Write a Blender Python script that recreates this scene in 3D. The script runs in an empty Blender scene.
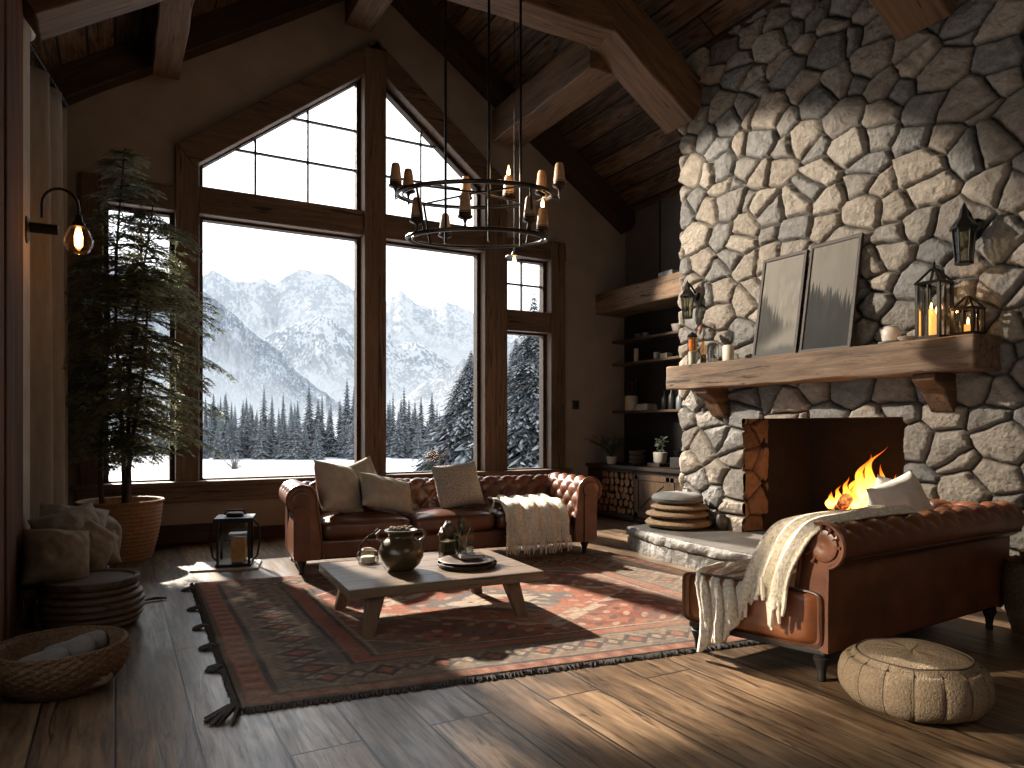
import bpy, bmesh, math, random
import numpy as np
from mathutils import Vector, Matrix, Euler, noise as mnoise

random.seed(7)
PI = math.pi
SC = bpy.context.scene
COL = SC.collection
R = math.radians

# ------------------------------------------------------------------ noise
def _hash(ix, iy, seed):
    n = (ix.astype(np.int64) * 374761393 + iy.astype(np.int64) * 668265263 + seed * 1274126177) & 0xFFFFFFFF
    n = ((n ^ (n >> 13)) * 1274126177) & 0xFFFFFFFF
    n = (n ^ (n >> 16)) & 0xFFFFFFFF
    return n / 4294967296.0

def vn(x, y, seed=0):
    x = np.asarray(x, float); y = np.asarray(y, float)
    ix = np.floor(x); iy = np.floor(y)
    fx = x - ix; fy = y - iy
    fx = fx * fx * (3 - 2 * fx); fy = fy * fy * (3 - 2 * fy)
    a = _hash(ix, iy, seed); b = _hash(ix + 1, iy, seed)
    c = _hash(ix, iy + 1, seed); d = _hash(ix + 1, iy + 1, seed)
    return (a * (1 - fx) + b * fx) * (1 - fy) + (c * (1 - fx) + d * fx) * fy

def fbm(x, y, octv=4, seed=0, gain=.5):
    t = 0; amp = 1; tot = 0
    x = np.asarray(x, float); y = np.asarray(y, float)
    for o in range(octv):
        t = t + amp * vn(x, y, seed + o * 17); tot += amp
        x = x * 2.03 + 5.1; y = y * 2.03 + 1.7; amp *= gain
    return t / tot

def sstep(a, b, x):
    t = np.clip((np.asarray(x, float) - a) / (b - a), 0, 1)
    return t * t * (3 - 2 * t)

def mixc(a, b, t):
    t = np.asarray(t)[..., None]
    return np.asarray(a) * (1 - t) + np.asarray(b) * t

def srgb(r, g, b):
    f = lambda c: (c / 255 / 12.92) if c / 255 <= .04045 else ((c / 255 + .055) / 1.055) ** 2.4
    return (f(r), f(g), f(b))

# ------------------------------------------------------------------ materials
def new_mat(name):
    m = bpy.data.materials.new(name); m.use_nodes = True
    nt = m.node_tree
    for n in list(nt.nodes): nt.nodes.remove(n)
    out = nt.nodes.new('ShaderNodeOutputMaterial')
    p = nt.nodes.new('ShaderNodeBsdfPrincipled')
    nt.links.new(p.outputs[0], out.inputs[0])
    return m, nt, p, out

def ramp(nt, stops):
    r = nt.nodes.new('ShaderNodeValToRGB')
    e = r.color_ramp.elements
    while len(e) < len(stops): e.new(.5)
    for i, (pos, c) in enumerate(stops):
        e[i].position = pos; e[i].color = (*c[:3], 1)
    return r

def tex(nt, kind, scale, stretch=(1, 1, 1), coord='Object', rot=(0, 0, 0), **kw):
    tc = nt.nodes.new('ShaderNodeTexCoord'); mp = nt.nodes.new('ShaderNodeMapping')
    mp.inputs['Scale'].default_value = stretch; mp.inputs['Rotation'].default_value = rot
    nt.links.new(tc.outputs[coord], mp.inputs[0])
    t = nt.nodes.new('ShaderNodeTex' + kind)
    nt.links.new(mp.outputs[0], t.inputs['Vector'])
    if 'Scale' in t.inputs: t.inputs['Scale'].default_value = scale
    for k, v in kw.items(): t.inputs[k].default_value = v
    return t

def bump(nt, p, src, strength=.3, dist=.01, prev=None):
    b = nt.nodes.new('ShaderNodeBump')
    b.inputs['Strength'].default_value = strength; b.inputs['Distance'].default_value = dist
    nt.links.new(src, b.inputs['Height'])
    if prev is not None: nt.links.new(prev.outputs[0], b.inputs['Normal'])
    nt.links.new(b.outputs[0], p.inputs['Normal'])
    return b

def mat(name, c1, c2=None, rough=.6, scale=8, stretch=(1, 1, 1), bmp=.2, bscale=60, bdist=.005, metal=0, spec=.5, bstretch=(1, 1, 1), coat=0, lo=.35, hi=.65):
    m, nt, p, out = new_mat(name)
    c2 = c2 or tuple(c * .7 for c in c1)
    n = tex(nt, 'Noise', scale, stretch, Detail=6.0, Roughness=.6)
    r = ramp(nt, [(lo, c2), (hi, c1)])
    nt.links.new(n.outputs[0], r.inputs[0]); nt.links.new(r.outputs[0], p.inputs['Base Color'])
    p.inputs['Roughness'].default_value = rough; p.inputs['Metallic'].default_value = metal
    p.inputs['Specular IOR Level'].default_value = spec
    if coat: p.inputs['Coat Weight'].default_value = coat; p.inputs['Coat Roughness'].default_value = .25
    if bmp:
        b = tex(nt, 'Noise', bscale, bstretch, Detail=5.0)
        bump(nt, p, b.outputs[0], bmp, bdist)
    return m

def wood(name, c1, c2, crack=(.02, .012, .008), rough=.6, gs=5, axis='X', bmp=.5, spec=.35, sat=.5):
    """sawn timber, grain along the object's own axis"""
    m, nt, p, out = new_mat(name)
    st = {'X': (.09, 1, 1), 'Y': (1, .09, 1), 'Z': (1, 1, .09)}[axis]
    big = {'X': (.25, 1, 1), 'Y': (1, .25, 1), 'Z': (1, 1, .25)}[axis]
    n = tex(nt, 'Noise', gs * 6, st, Detail=8.0, Roughness=.65, Distortion=.6)
    r = ramp(nt, [(.3, c2), (.7, c1)])
    nt.links.new(n.outputs[0], r.inputs[0])
    n2 = tex(nt, 'Noise', gs * .6, big, Detail=3.0)
    r2 = ramp(nt, [(.3, (.55, .55, .55)), (.75, (1.15, 1.1, 1.05))])
    nt.links.new(n2.outputs[0], r2.inputs[0])
    mx = nt.nodes.new('ShaderNodeMixRGB'); mx.blend_type = 'MULTIPLY'; mx.inputs[0].default_value = 1
    nt.links.new(r.outputs[0], mx.inputs[1]); nt.links.new(r2.outputs[0], mx.inputs[2])
    n3 = tex(nt, 'Noise', gs * 3.2, tuple(s if s < 1 else 1.6 for s in st), Detail=5.0, Roughness=.7, Distortion=1.2)
    r3 = ramp(nt, [(.36, (1, 1, 1)), (.43, (0, 0, 0))])
    nt.links.new(n3.outputs[0], r3.inputs[0])
    mx2 = nt.nodes.new('ShaderNodeMixRGB')
    nt.links.new(r3.outputs[0], mx2.inputs[0]); nt.links.new(mx.outputs[0], mx2.inputs[1]); mx2.inputs[2].default_value = (*crack, 1)
    nt.links.new(mx2.outputs[0], p.inputs['Base Color'])
    p.inputs['Roughness'].default_value = rough; p.inputs['Specular IOR Level'].default_value = spec
    b1 = bump(nt, p, n.outputs[0], bmp, .006)
    bump(nt, p, mx2.outputs[0], bmp * .6, .01, b1)
    return m

def planks(name, tones, width, length, rough=.4, gap=.006, bmp=.35, spec=.5, gaptone=(.008, .006, .005), edge=None):
    """boards running along world Y"""
    m, nt, p, out = new_mat(name)
    tc = nt.nodes.new('ShaderNodeTexCoord'); sp = nt.nodes.new('ShaderNodeSeparateXYZ'); cb = nt.nodes.new('ShaderNodeCombineXYZ')
    nt.links.new(tc.outputs['Object'], sp.inputs[0])
    nt.links.new(sp.outputs['Y'], cb.inputs['X']); nt.links.new(sp.outputs['X'], cb.inputs['Y'])
    br = nt.nodes.new('ShaderNodeTexBrick'); nt.links.new(cb.outputs[0], br.inputs['Vector'])
    br.inputs['Scale'].default_value = 1; br.inputs['Brick Width'].default_value = length; br.inputs['Row Height'].default_value = width
    br.inputs['Mortar Size'].default_value = gap; br.inputs['Mortar Smooth'].default_value = .3
    br.inputs['Color1'].default_value = (0, 0, 0, 1); br.inputs['Color2'].default_value = (1, 1, 1, 1); br.inputs['Mortar'].default_value = (.5, .5, .5, 1)
    br.offset = .37; br.inputs['Bias'].default_value = 0
    # per board offset of the grain
    ad = nt.nodes.new('ShaderNodeVectorMath'); ad.operation = 'MULTIPLY_ADD'
    nt.links.new(br.outputs['Color'], ad.inputs[0]); ad.inputs[1].default_value = (7, 3, 5)
    nt.links.new(tc.outputs['Object'], ad.inputs[2])
    def nz(scale, st, det, dist=0.):
        mp = nt.nodes.new('ShaderNodeMapping'); mp.inputs['Scale'].default_value = st
        nt.links.new(ad.outputs[0], mp.inputs[0])
        t = nt.nodes.new('ShaderNodeTexNoise'); t.inputs['Scale'].default_value = scale; t.inputs['Detail'].default_value = det
        t.inputs['Distortion'].default_value = dist; t.inputs['Roughness'].default_value = .65
        nt.links.new(mp.outputs[0], t.inputs['Vector']); return t
    g = nz(26, (1, .07, 1), 8, .5)
    k = nz(2.6, (1.6, .45, 1), 4, 1.5)
    s = nz(7, (1.8, .16, 1), 7, 3.0)
    r = ramp(nt, [(.25, tones[0]), (.5, tones[1]), (.75, tones[2])])
    # board tone + grain
    m1 = nt.nodes.new('ShaderNodeMath'); m1.operation = 'MULTIPLY_ADD'
    nt.links.new(br.outputs['Color'], m1.inputs[0]); m1.inputs[1].default_value = .30
    nt.links.new(g.outputs[0], m1.inputs[2])
    m2 = nt.nodes.new('ShaderNodeMath'); m2.operation = 'SUBTRACT'; nt.links.new(m1.outputs[0], m2.inputs[0]); m2.inputs[1].default_value = .15
    nt.links.new(m2.outputs[0], r.inputs[0])
    rk = ramp(nt, [(.28, (.38, .36, .34)), (.55, (1, 1, 1)), (.8, (1.15, 1.15, 1.12))]); nt.links.new(k.outputs[0], rk.inputs[0])
    mx = nt.nodes.new('ShaderNodeMixRGB'); mx.blend_type = 'MULTIPLY'; mx.inputs[0].default_value = 1
    nt.links.new(r.outputs[0], mx.inputs[1]); nt.links.new(rk.outputs[0], mx.inputs[2])
    rs = ramp(nt, [(.37, (.10, .08, .07)), (.42, (.72, .70, .68)), (.50, (1, 1, 1))]); nt.links.new(s.outputs[0], rs.inputs[0])
    mx3 = nt.nodes.new('ShaderNodeMixRGB'); mx3.blend_type = 'MULTIPLY'; mx3.inputs[0].default_value = .85
    nt.links.new(mx.outputs[0], mx3.inputs[1]); nt.links.new(rs.outputs[0], mx3.inputs[2])
    mg = nt.nodes.new('ShaderNodeMixRGB'); nt.links.new(br.outputs['Fac'], mg.inputs[0]); nt.links.new(mx3.outputs[0], mg.inputs[1]); mg.inputs[2].default_value = (*gaptone, 1)
    nt.links.new(mg.outputs[0], p.inputs['Base Color'])
    rr = ramp(nt, [(.2, (rough + .2,) * 3), (.8, (rough - .06,) * 3)]); nt.links.new(g.outputs[0], rr.inputs[0]); nt.links.new(rr.outputs[0], p.inputs['Roughness'])
    p.inputs['Specular IOR Level'].default_value = spec
    b1 = bump(nt, p, mx3.outputs[0], bmp, .008)
    inv = nt.nodes.new('ShaderNodeMath'); inv.operation = 'SUBTRACT'; inv.inputs[0].default_value = 1; nt.links.new(br.outputs['Fac'], inv.inputs[1])
    bump(nt, p, inv.outputs[0], .8, .012, b1)
    return m

def vcol(name, rough=.8, bmp=.3, bscale=80, bdist=.006, spec=.3, emit=0, bstretch=(1, 1, 1), tint=None):
    m, nt, p, out = new_mat(name)
    a = nt.nodes.new('ShaderNodeVertexColor'); a.layer_name = 'Col'
    nt.links.new(a.outputs[0], p.inputs['Base Color'])
    p.inputs['Roughness'].default_value = rough; p.inputs['Specular IOR Level'].default_value = spec
    if bmp:
        b = tex(nt, 'Noise', bscale, bstretch, Detail=6.0, Roughness=.65); bump(nt, p, b.outputs[0], bmp, bdist)
    return m

def glass(name, tint=(1, 1, 1), amount=.12, rough=.02):
    """thin clear pane: mostly clear with a fresnel reflection"""
    m, nt, p, out = new_mat(name); nt.nodes.remove(p)
    tr = nt.nodes.new('ShaderNodeBsdfTransparent'); tr.inputs[0].default_value = (*tint, 1)
    gl = nt.nodes.new('ShaderNodeBsdfGlossy'); gl.inputs['Roughness'].default_value = rough
    lw = nt.nodes.new('ShaderNodeFresnel'); lw.inputs[0].default_value = 1.3
    ml = nt.nodes.new('ShaderNodeMath'); ml.operation = 'MULTIPLY_ADD'; ml.inputs[1].default_value = .45 if amount < .3 else .8; ml.inputs[2].default_value = amount * .1 if amount > .3 else 0
    nt.links.new(lw.outputs[0], ml.inputs[0])
    mx = nt.nodes.new('ShaderNodeMixShader'); nt.links.new(ml.outputs[0], mx.inputs[0])
    nt.links.new(tr.outputs[0], mx.inputs[1]); nt.links.new(gl.outputs[0], mx.inputs[2]); nt.links.new(mx.outputs[0], out.inputs[0])
    return m

def emis(name, col, strength):
    m, nt, p, out = new_mat(name)
    p.inputs['Base Color'].default_value = (*col, 1)
    p.inputs['Emission Color'].default_value = (*col, 1); p.inputs['Emission Strength'].default_value = strength
    return m

MT = {}
MT['plaster'] = mat('plaster', (.30, .247, .200), (.25, .206, .168), rough=.9, scale=3, bmp=.25, bscale=40, spec=.15)
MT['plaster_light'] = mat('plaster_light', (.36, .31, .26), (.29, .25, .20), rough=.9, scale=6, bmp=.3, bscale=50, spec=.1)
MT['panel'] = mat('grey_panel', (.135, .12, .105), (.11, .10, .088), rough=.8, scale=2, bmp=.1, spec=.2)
MT['floor'] = planks('floor_boards', [(.060, .036, .021), (.175, .112, .066), (.33, .225, .14)], .30, 4.6, rough=.29, gap=.0055)
MT['roof'] = planks('roof_boards', [(.030, .017, .010), (.095, .056, .032), (.18, .11, .064)], .24, 3.4, rough=.65, gap=.012, spec=.25)
MT['beam'] = wood('hewn_beam', (.20, .110, .055), (.070, .037, .018), rough=.7, gs=3, bmp=.9)
MT['beamdark'] = wood('dark_beam', (.062, .033, .018), (.026, .014, .008), rough=.75, gs=3, bmp=.7)
MT['winwood'] = wood('window_timber', (.215, .140, .092), (.10, .063, .041), rough=.6, gs=3.5, bmp=.6)
MT['winwood_z'] = wood('window_timber_upright', (.215, .140, .092), (.10, .063, .041), rough=.6, gs=3.5, bmp=.6, axis='Z')
MT['postwood'] = wood('post_timber', (.17, .075, .034), (.045, .021, .011), rough=.85, gs=2.5, bmp=.8, axis='Z', spec=.12)
MT['mantelwood'] = wood('mantel_oak', (.27, .18, .115), (.095, .060, .038), rough=.75, gs=3.4, bmp=1.0, axis='Y')
MT['tablewood'] = wood('table_oak', (.25, .172, .108), (.125, .080, .049), rough=.45, gs=3, bmp=.35, spec=.45)
MT['legwood'] = wood('table_leg_oak', (.22, .135, .08), (.10, .058, .034), rough=.55, gs=3, bmp=.3, axis='Z')
MT['cabwood'] = wood('cabinet_oak', (.155, .098, .058), (.07, .042, .025), rough=.6, gs=3, bmp=.5, axis='Z')
MT['cabdark'] = wood('cabinet_frame_oak', (.060, .040, .027), (.028, .018, .012), rough=.6, gs=3, bmp=.5, axis='Y')
MT['shelfwood'] = wood('shelf_oak', (.14, .088, .055), (.06, .037, .023), rough=.6, gs=3, bmp=.5, axis='Y')
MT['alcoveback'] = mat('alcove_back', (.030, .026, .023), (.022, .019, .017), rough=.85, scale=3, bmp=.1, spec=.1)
MT['iron'] = mat('black_iron', (.012, .011, .010), (.02, .017, .014), rough=.45, metal=.7, bmp=.15, bscale=90)
MT['bronze'] = mat('aged_bronze', (.05, .036, .024), (.025, .018, .012), rough=.38, metal=.85, bmp=.15, bscale=90)
MT['gap'] = mat('black_edge', (.012, .010, .009), rough=.6, bmp=0)
MT['leather'] = mat('cognac_leather', (.155, .052, .022), (.075, .024, .011), rough=.36, scale=5, bmp=.22, bscale=170, bdist=.002, spec=.5, coat=.12)
MT['leather_tan'] = mat('tan_leather', (.25, .085, .030), (.13, .042, .016), rough=.38, scale=6, bmp=.22, bscale=150, bdist=.002, spec=.5, coat=.12)
MT['leatherdark'] = mat('dark_leather', (.060, .024, .012), (.030, .012, .007), rough=.42, scale=5, bmp=.2, bscale=150, bdist=.002)
MT['linen'] = mat('linen', (.42, .375, .31), (.34, .30, .245), rough=.95, scale=14, bmp=.5, bscale=260, bdist=.003, spec=.1)
MT['linen_white'] = mat('white_linen', (.62, .58, .52), (.52, .48, .42), rough=.95, scale=12, bmp=.5, bscale=240, bdist=.003, spec=.1)
MT['linen_grey'] = mat('grey_linen', (.28, .262, .235), (.20, .187, .168), rough=.95, scale=12, bmp=.5, bscale=220, bdist=.003, spec=.1)
MT['linen_olive'] = mat('olive_linen', (.26, .215, .16), (.18, .148, .11), rough=.95, scale=12, bmp=.5, bscale=220, bdist=.003, spec=.1)
MT['boucle'] = mat('textured_weave', (.50, .45, .38), (.20, .175, .14), rough=.95, scale=120, bmp=.9, bscale=110, bdist=.008, spec=.1, lo=.4, hi=.55)
MT['throw'] = mat('cream_knit', (.82, .75, .63), (.60, .53, .43), rough=.95, scale=60, bmp=1.0, bscale=120, bdist=.010, spec=.08, lo=.38, hi=.56)
MT['throwfringe'] = mat('cream_fringe', (.80, .74, .63), (.60, .54, .45), rough=.95, scale=30, bmp=.5, bscale=160, spec=.08)
MT['pouf'] = mat('beige_boucle', (.27, .205, .145), (.17, .128, .088), rough=.95, scale=90, bmp=1.0, bscale=130, bdist=.007, spec=.08)
MT['seam'] = mat('dark_seam', (.07, .052, .036), rough=.9, bmp=0)
MT['curtain'] = mat('curtain_linen', (.27, .245, .215), (.22, .20, .175), rough=.95, scale=20, bmp=.4, bscale=260, bdist=.002, spec=.05, stretch=(1, 1, .2))
MT['rattan'] = mat('woven_rattan', (.38, .21, .105), (.20, .105, .05), rough=.7, scale=40, stretch=(1, 1, 3), bmp=.6, bscale=120, bdist=.005, spec=.25)
MT['rattan_dark'] = mat('brown_rattan', (.17, .105, .058), (.075, .044, .025), rough=.75, scale=50, stretch=(1, 1, 2), bmp=.7, bscale=110, bdist=.006, spec=.2)
MT['hamper'] = wood('hamper_wood', (.13, .082, .052), (.05, .030, .019), rough=.6, gs=3, bmp=.4)
MT['soil'] = mat('soil', (.02, .014, .01), rough=1, bmp=.8, bscale=40, bdist=.02)
MT['bark'] = mat('bark', (.05, .034, .022), (.022, .015, .010), rough=.9, scale=30, bmp=.6, bscale=60)
MT['needle'] = mat('needles', (.25, .24, .125), (.085, .10, .055), rough=.6, scale=2.2, bmp=0, spec=.3)
nt_ = MT['needle'].node_tree; p_ = [n for n in nt_.nodes if n.type == 'BSDF_PRINCIPLED'][0]; o_ = [n for n in nt_.nodes if n.type == 'OUTPUT_MATERIAL'][0]
t_ = nt_.nodes.new('ShaderNodeBsdfTranslucent'); x_ = nt_.nodes.new('ShaderNodeMixShader'); x_.inputs[0].default_value = .42
nt_.links.new(p_.inputs['Base Color'].links[0].from_socket, t_.inputs[0]); nt_.links.new(p_.outputs[0], x_.inputs[1]); nt_.links.new(t_.outputs[0], x_.inputs[2]); nt_.links.new(x_.outputs[0], o_.inputs[0])
MT['leafgrey'] = mat('grey_green_leaf', (.10, .115, .08), (.05, .06, .04), rough=.6, scale=6, bmp=0, spec=.3)
MT['urn'] = mat('olive_bronze_glaze', (.115, .080, .036), (.050, .036, .018), rough=.28, scale=5, bmp=.1, bscale=30, metal=.35, spec=.6)
MT['ceramic_white'] = mat('white_ceramic', (.55, .50, .43), (.46, .41, .35), rough=.4, scale=8, bmp=.1, bscale=60)
MT['ceramic_dark'] = mat('dark_ceramic', (.035, .03, .026), (.02, .017, .015), rough=.4, scale=8, bmp=.1)
MT['ceramic_brown'] = mat('brown_ceramic', (.10, .065, .045), (.06, .038, .026), rough=.5, scale=8, bmp=.15)
MT['teal'] = mat('teal_glass_glaze', (.035, .065, .065), (.02, .04, .042), rough=.2, scale=8, bmp=0)
MT['paper'] = mat('aged_paper', (.45, .39, .31), (.36, .31, .245), rough=.9, scale=20, bmp=.2)
MT['wax'] = mat('ivory_wax', (.66, .58, .46), (.56, .48, .37), rough=.55, scale=10, bmp=.05)
MT['wax_tan'] = mat('tan_wax', (.42, .26, .14), (.28, .16, .085), rough=.6, scale=18, bmp=.25, bscale=50)
MT['amber'] = mat('amber_block', (.62, .32, .09), (.46, .21, .05), rough=.5, scale=10, bmp=.1)
MT['glass'] = glass('clear_pane', (.985, .99, .99), .1)
MT['jarglass'] = glass('jar_glass', (.90, .92, .90), .5)
MT['amberglass'] = glass('amber_glass', (.90, .66, .42), .5)
MT['smokeglass'] = glass('smoked_green_glass', (.55, .56, .48), .6)
MT['firebrick'] = mat('soot_brick', (.016, .008, .006), (.006, .004, .004), rough=.95, scale=7, stretch=(1, .5, 2), bmp=.6, bscale=12, bdist=.02)
MT['soot'] = mat('soot', (.010, .008, .007), rough=.95, bmp=.3)
MT['charlog'] = mat('charred_log', (.045, .026, .017), (.008, .006, .005), rough=.95, scale=9, bmp=.8, bscale=25, bdist=.02)
MT['logbark'] = mat('firewood_bark', (.085, .055, .036), (.04, .026, .018), rough=.95, scale=14, bmp=.8, bscale=40, bdist=.01)
MT['logcut'] = mat('firewood_cut_end', (.34, .19, .095), (.22, .115, .055), rough=.85, scale=16, bmp=.3)
MT['cushion_grey'] = mat('slate_cushion', (.165, .16, .155), (.12, .118, .115), rough=.9, scale=14, bmp=.5, bscale=200, bdist=.003)
MT['cushion_tan'] = mat('tan_cushion', (.27, .185, .11), (.16, .105, .06), rough=.95, scale=40, bmp=.8, bscale=120, bdist=.006)
MT['hearth'] = mat('hearth_slab', (.20, .185, .165), (.10, .093, .084), rough=.75, scale=5, bmp=.9, bscale=14, bdist=.03)
MT['hearthtop'] = mat('hearth_top', (.125, .115, .105), (.075, .07, .064), rough=.65, scale=4, bmp=.4, bscale=20, bdist=.01)
MT['bulb'] = emis('bulb_filament', (1.0, .50, .14), 28)
MT['flamecandle'] = emis('candle_flame', (1.0, .50, .13), 22)
MT['whitebox'] = mat('white_card', (.45, .43, .40), rough=.8, bmp=.1)
MT['marble'] = mat('pale_stone', (.42, .39, .35), (.34, .31, .28), rough=.4, scale=6, bmp=.1)
MT['bluegrey'] = mat('grey_flask', (.20, .21, .22), (.15, .16, .17), rough=.35, bmp=0)
MT['pampas'] = mat('dried_plume', (.12, .075, .052), (.06, .038, .028), rough=.95, scale=30, bmp=0, spec=.05)
MT['pinkdry'] = mat('dried_petal', (.36, .20, .13), (.25, .13, .085), rough=.9, scale=20, bmp=.2)
MT['stone'] = vcol('fieldstone', rough=.9, bmp=1.0, bscale=42, bdist=.03, spec=.2)
MT['rug'] = vcol('rug_pile', rough=.95, bmp=1.0, bscale=140, bdist=.008, spec=.05)
MT['rugedge'] = mat('rug_fringe', (.060, .052, .046), (.03, .026, .024), rough=.95, scale=60, bmp=.8, bscale=120)
MT['print'] = vcol('print', rough=.7, bmp=0, spec=.12)
MT['terrain'] = vcol('terrain', rough=1, bmp=0, spec=0)
MT['snowtree'] = vcol('snowy_conifer', rough=1, bmp=0, spec=0)
MT['snow'] = mat('snow', (.50, .52, .55), (.42, .45, .49), rough=.9, scale=.18, bmp=.3, bscale=1.2, bdist=.2, spec=.1)
MT['shrub'] = mat('bare_shrub', (.16, .16, .17), (.09, .09, .10), rough=1, bmp=0)

def flame_mat():
    m, nt, p, out = new_mat('flame'); nt.nodes.remove(p)
    tc = nt.nodes.new('ShaderNodeTexCoord'); sp = nt.nodes.new('ShaderNodeSeparateXYZ'); nt.links.new(tc.outputs['Generated'], sp.inputs[0])
    r = ramp(nt, [(0.0, (1, .30, .03)), (.25, (1, .50, .08)), (.6, (1, .26, .02)), (1, (.75, .07, .004))]); nt.links.new(sp.outputs['Z'], r.inputs[0])
    s = ramp(nt, [(0, (.30,) * 3), (.22, (1,) * 3), (.7, (.4,) * 3), (1, (.08,) * 3)]); nt.links.new(sp.outputs['Z'], s.inputs[0])
    ml = nt.nodes.new('ShaderNodeMath'); ml.operation = 'MULTIPLY'; nt.links.new(s.outputs[0], ml.inputs[0]); ml.inputs[1].default_value = 9
    e = nt.nodes.new('ShaderNodeEmission'); nt.links.new(r.outputs[0], e.inputs[0]); nt.links.new(ml.outputs[0], e.inputs[1])
    t = nt.nodes.new('ShaderNodeBsdfTransparent'); lw = nt.nodes.new('ShaderNodeLayerWeight'); lw.inputs[0].default_value = .45
    n = tex(nt, 'Noise', 9, (1, 1, .5), Detail=3.0)
    ad = nt.nodes.new('ShaderNodeMath'); ad.operation = 'MULTIPLY_ADD'; nt.links.new(n.outputs[0], ad.inputs[0]); ad.inputs[1].default_value = .5; nt.links.new(lw.outputs['Facing'], ad.inputs[2])
    rr = ramp(nt, [(.35, (0, 0, 0)), (.95, (1, 1, 1))]); nt.links.new(ad.outputs[0], rr.inputs[0])
    mx = nt.nodes.new('ShaderNodeMixShader'); nt.links.new(rr.outputs[0], mx.inputs[0]); nt.links.new(e.outputs[0], mx.inputs[1]); nt.links.new(t.outputs[0], mx.inputs[2])
    nt.links.new(mx.outputs[0], out.inputs[0]); return m
MT['flame'] = flame_mat()

def ember_mat():
    m, nt, p, out = new_mat('ember'); n = tex(nt, 'Noise', 22, Detail=4.0)
    r = ramp(nt, [(.45, (.01, .006, .005)), (.55, (.5, .06, .005)), (.7, (1, .35, .05))]); nt.links.new(n.outputs[0], r.inputs[0])
    p.inputs['Base Color'].default_value = (.02, .012, .01, 1); nt.links.new(r.outputs[0], p.inputs['Emission Color']); p.inputs['Emission Strength'].default_value = 1.6
    return m
MT['ember'] = ember_mat()

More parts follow.
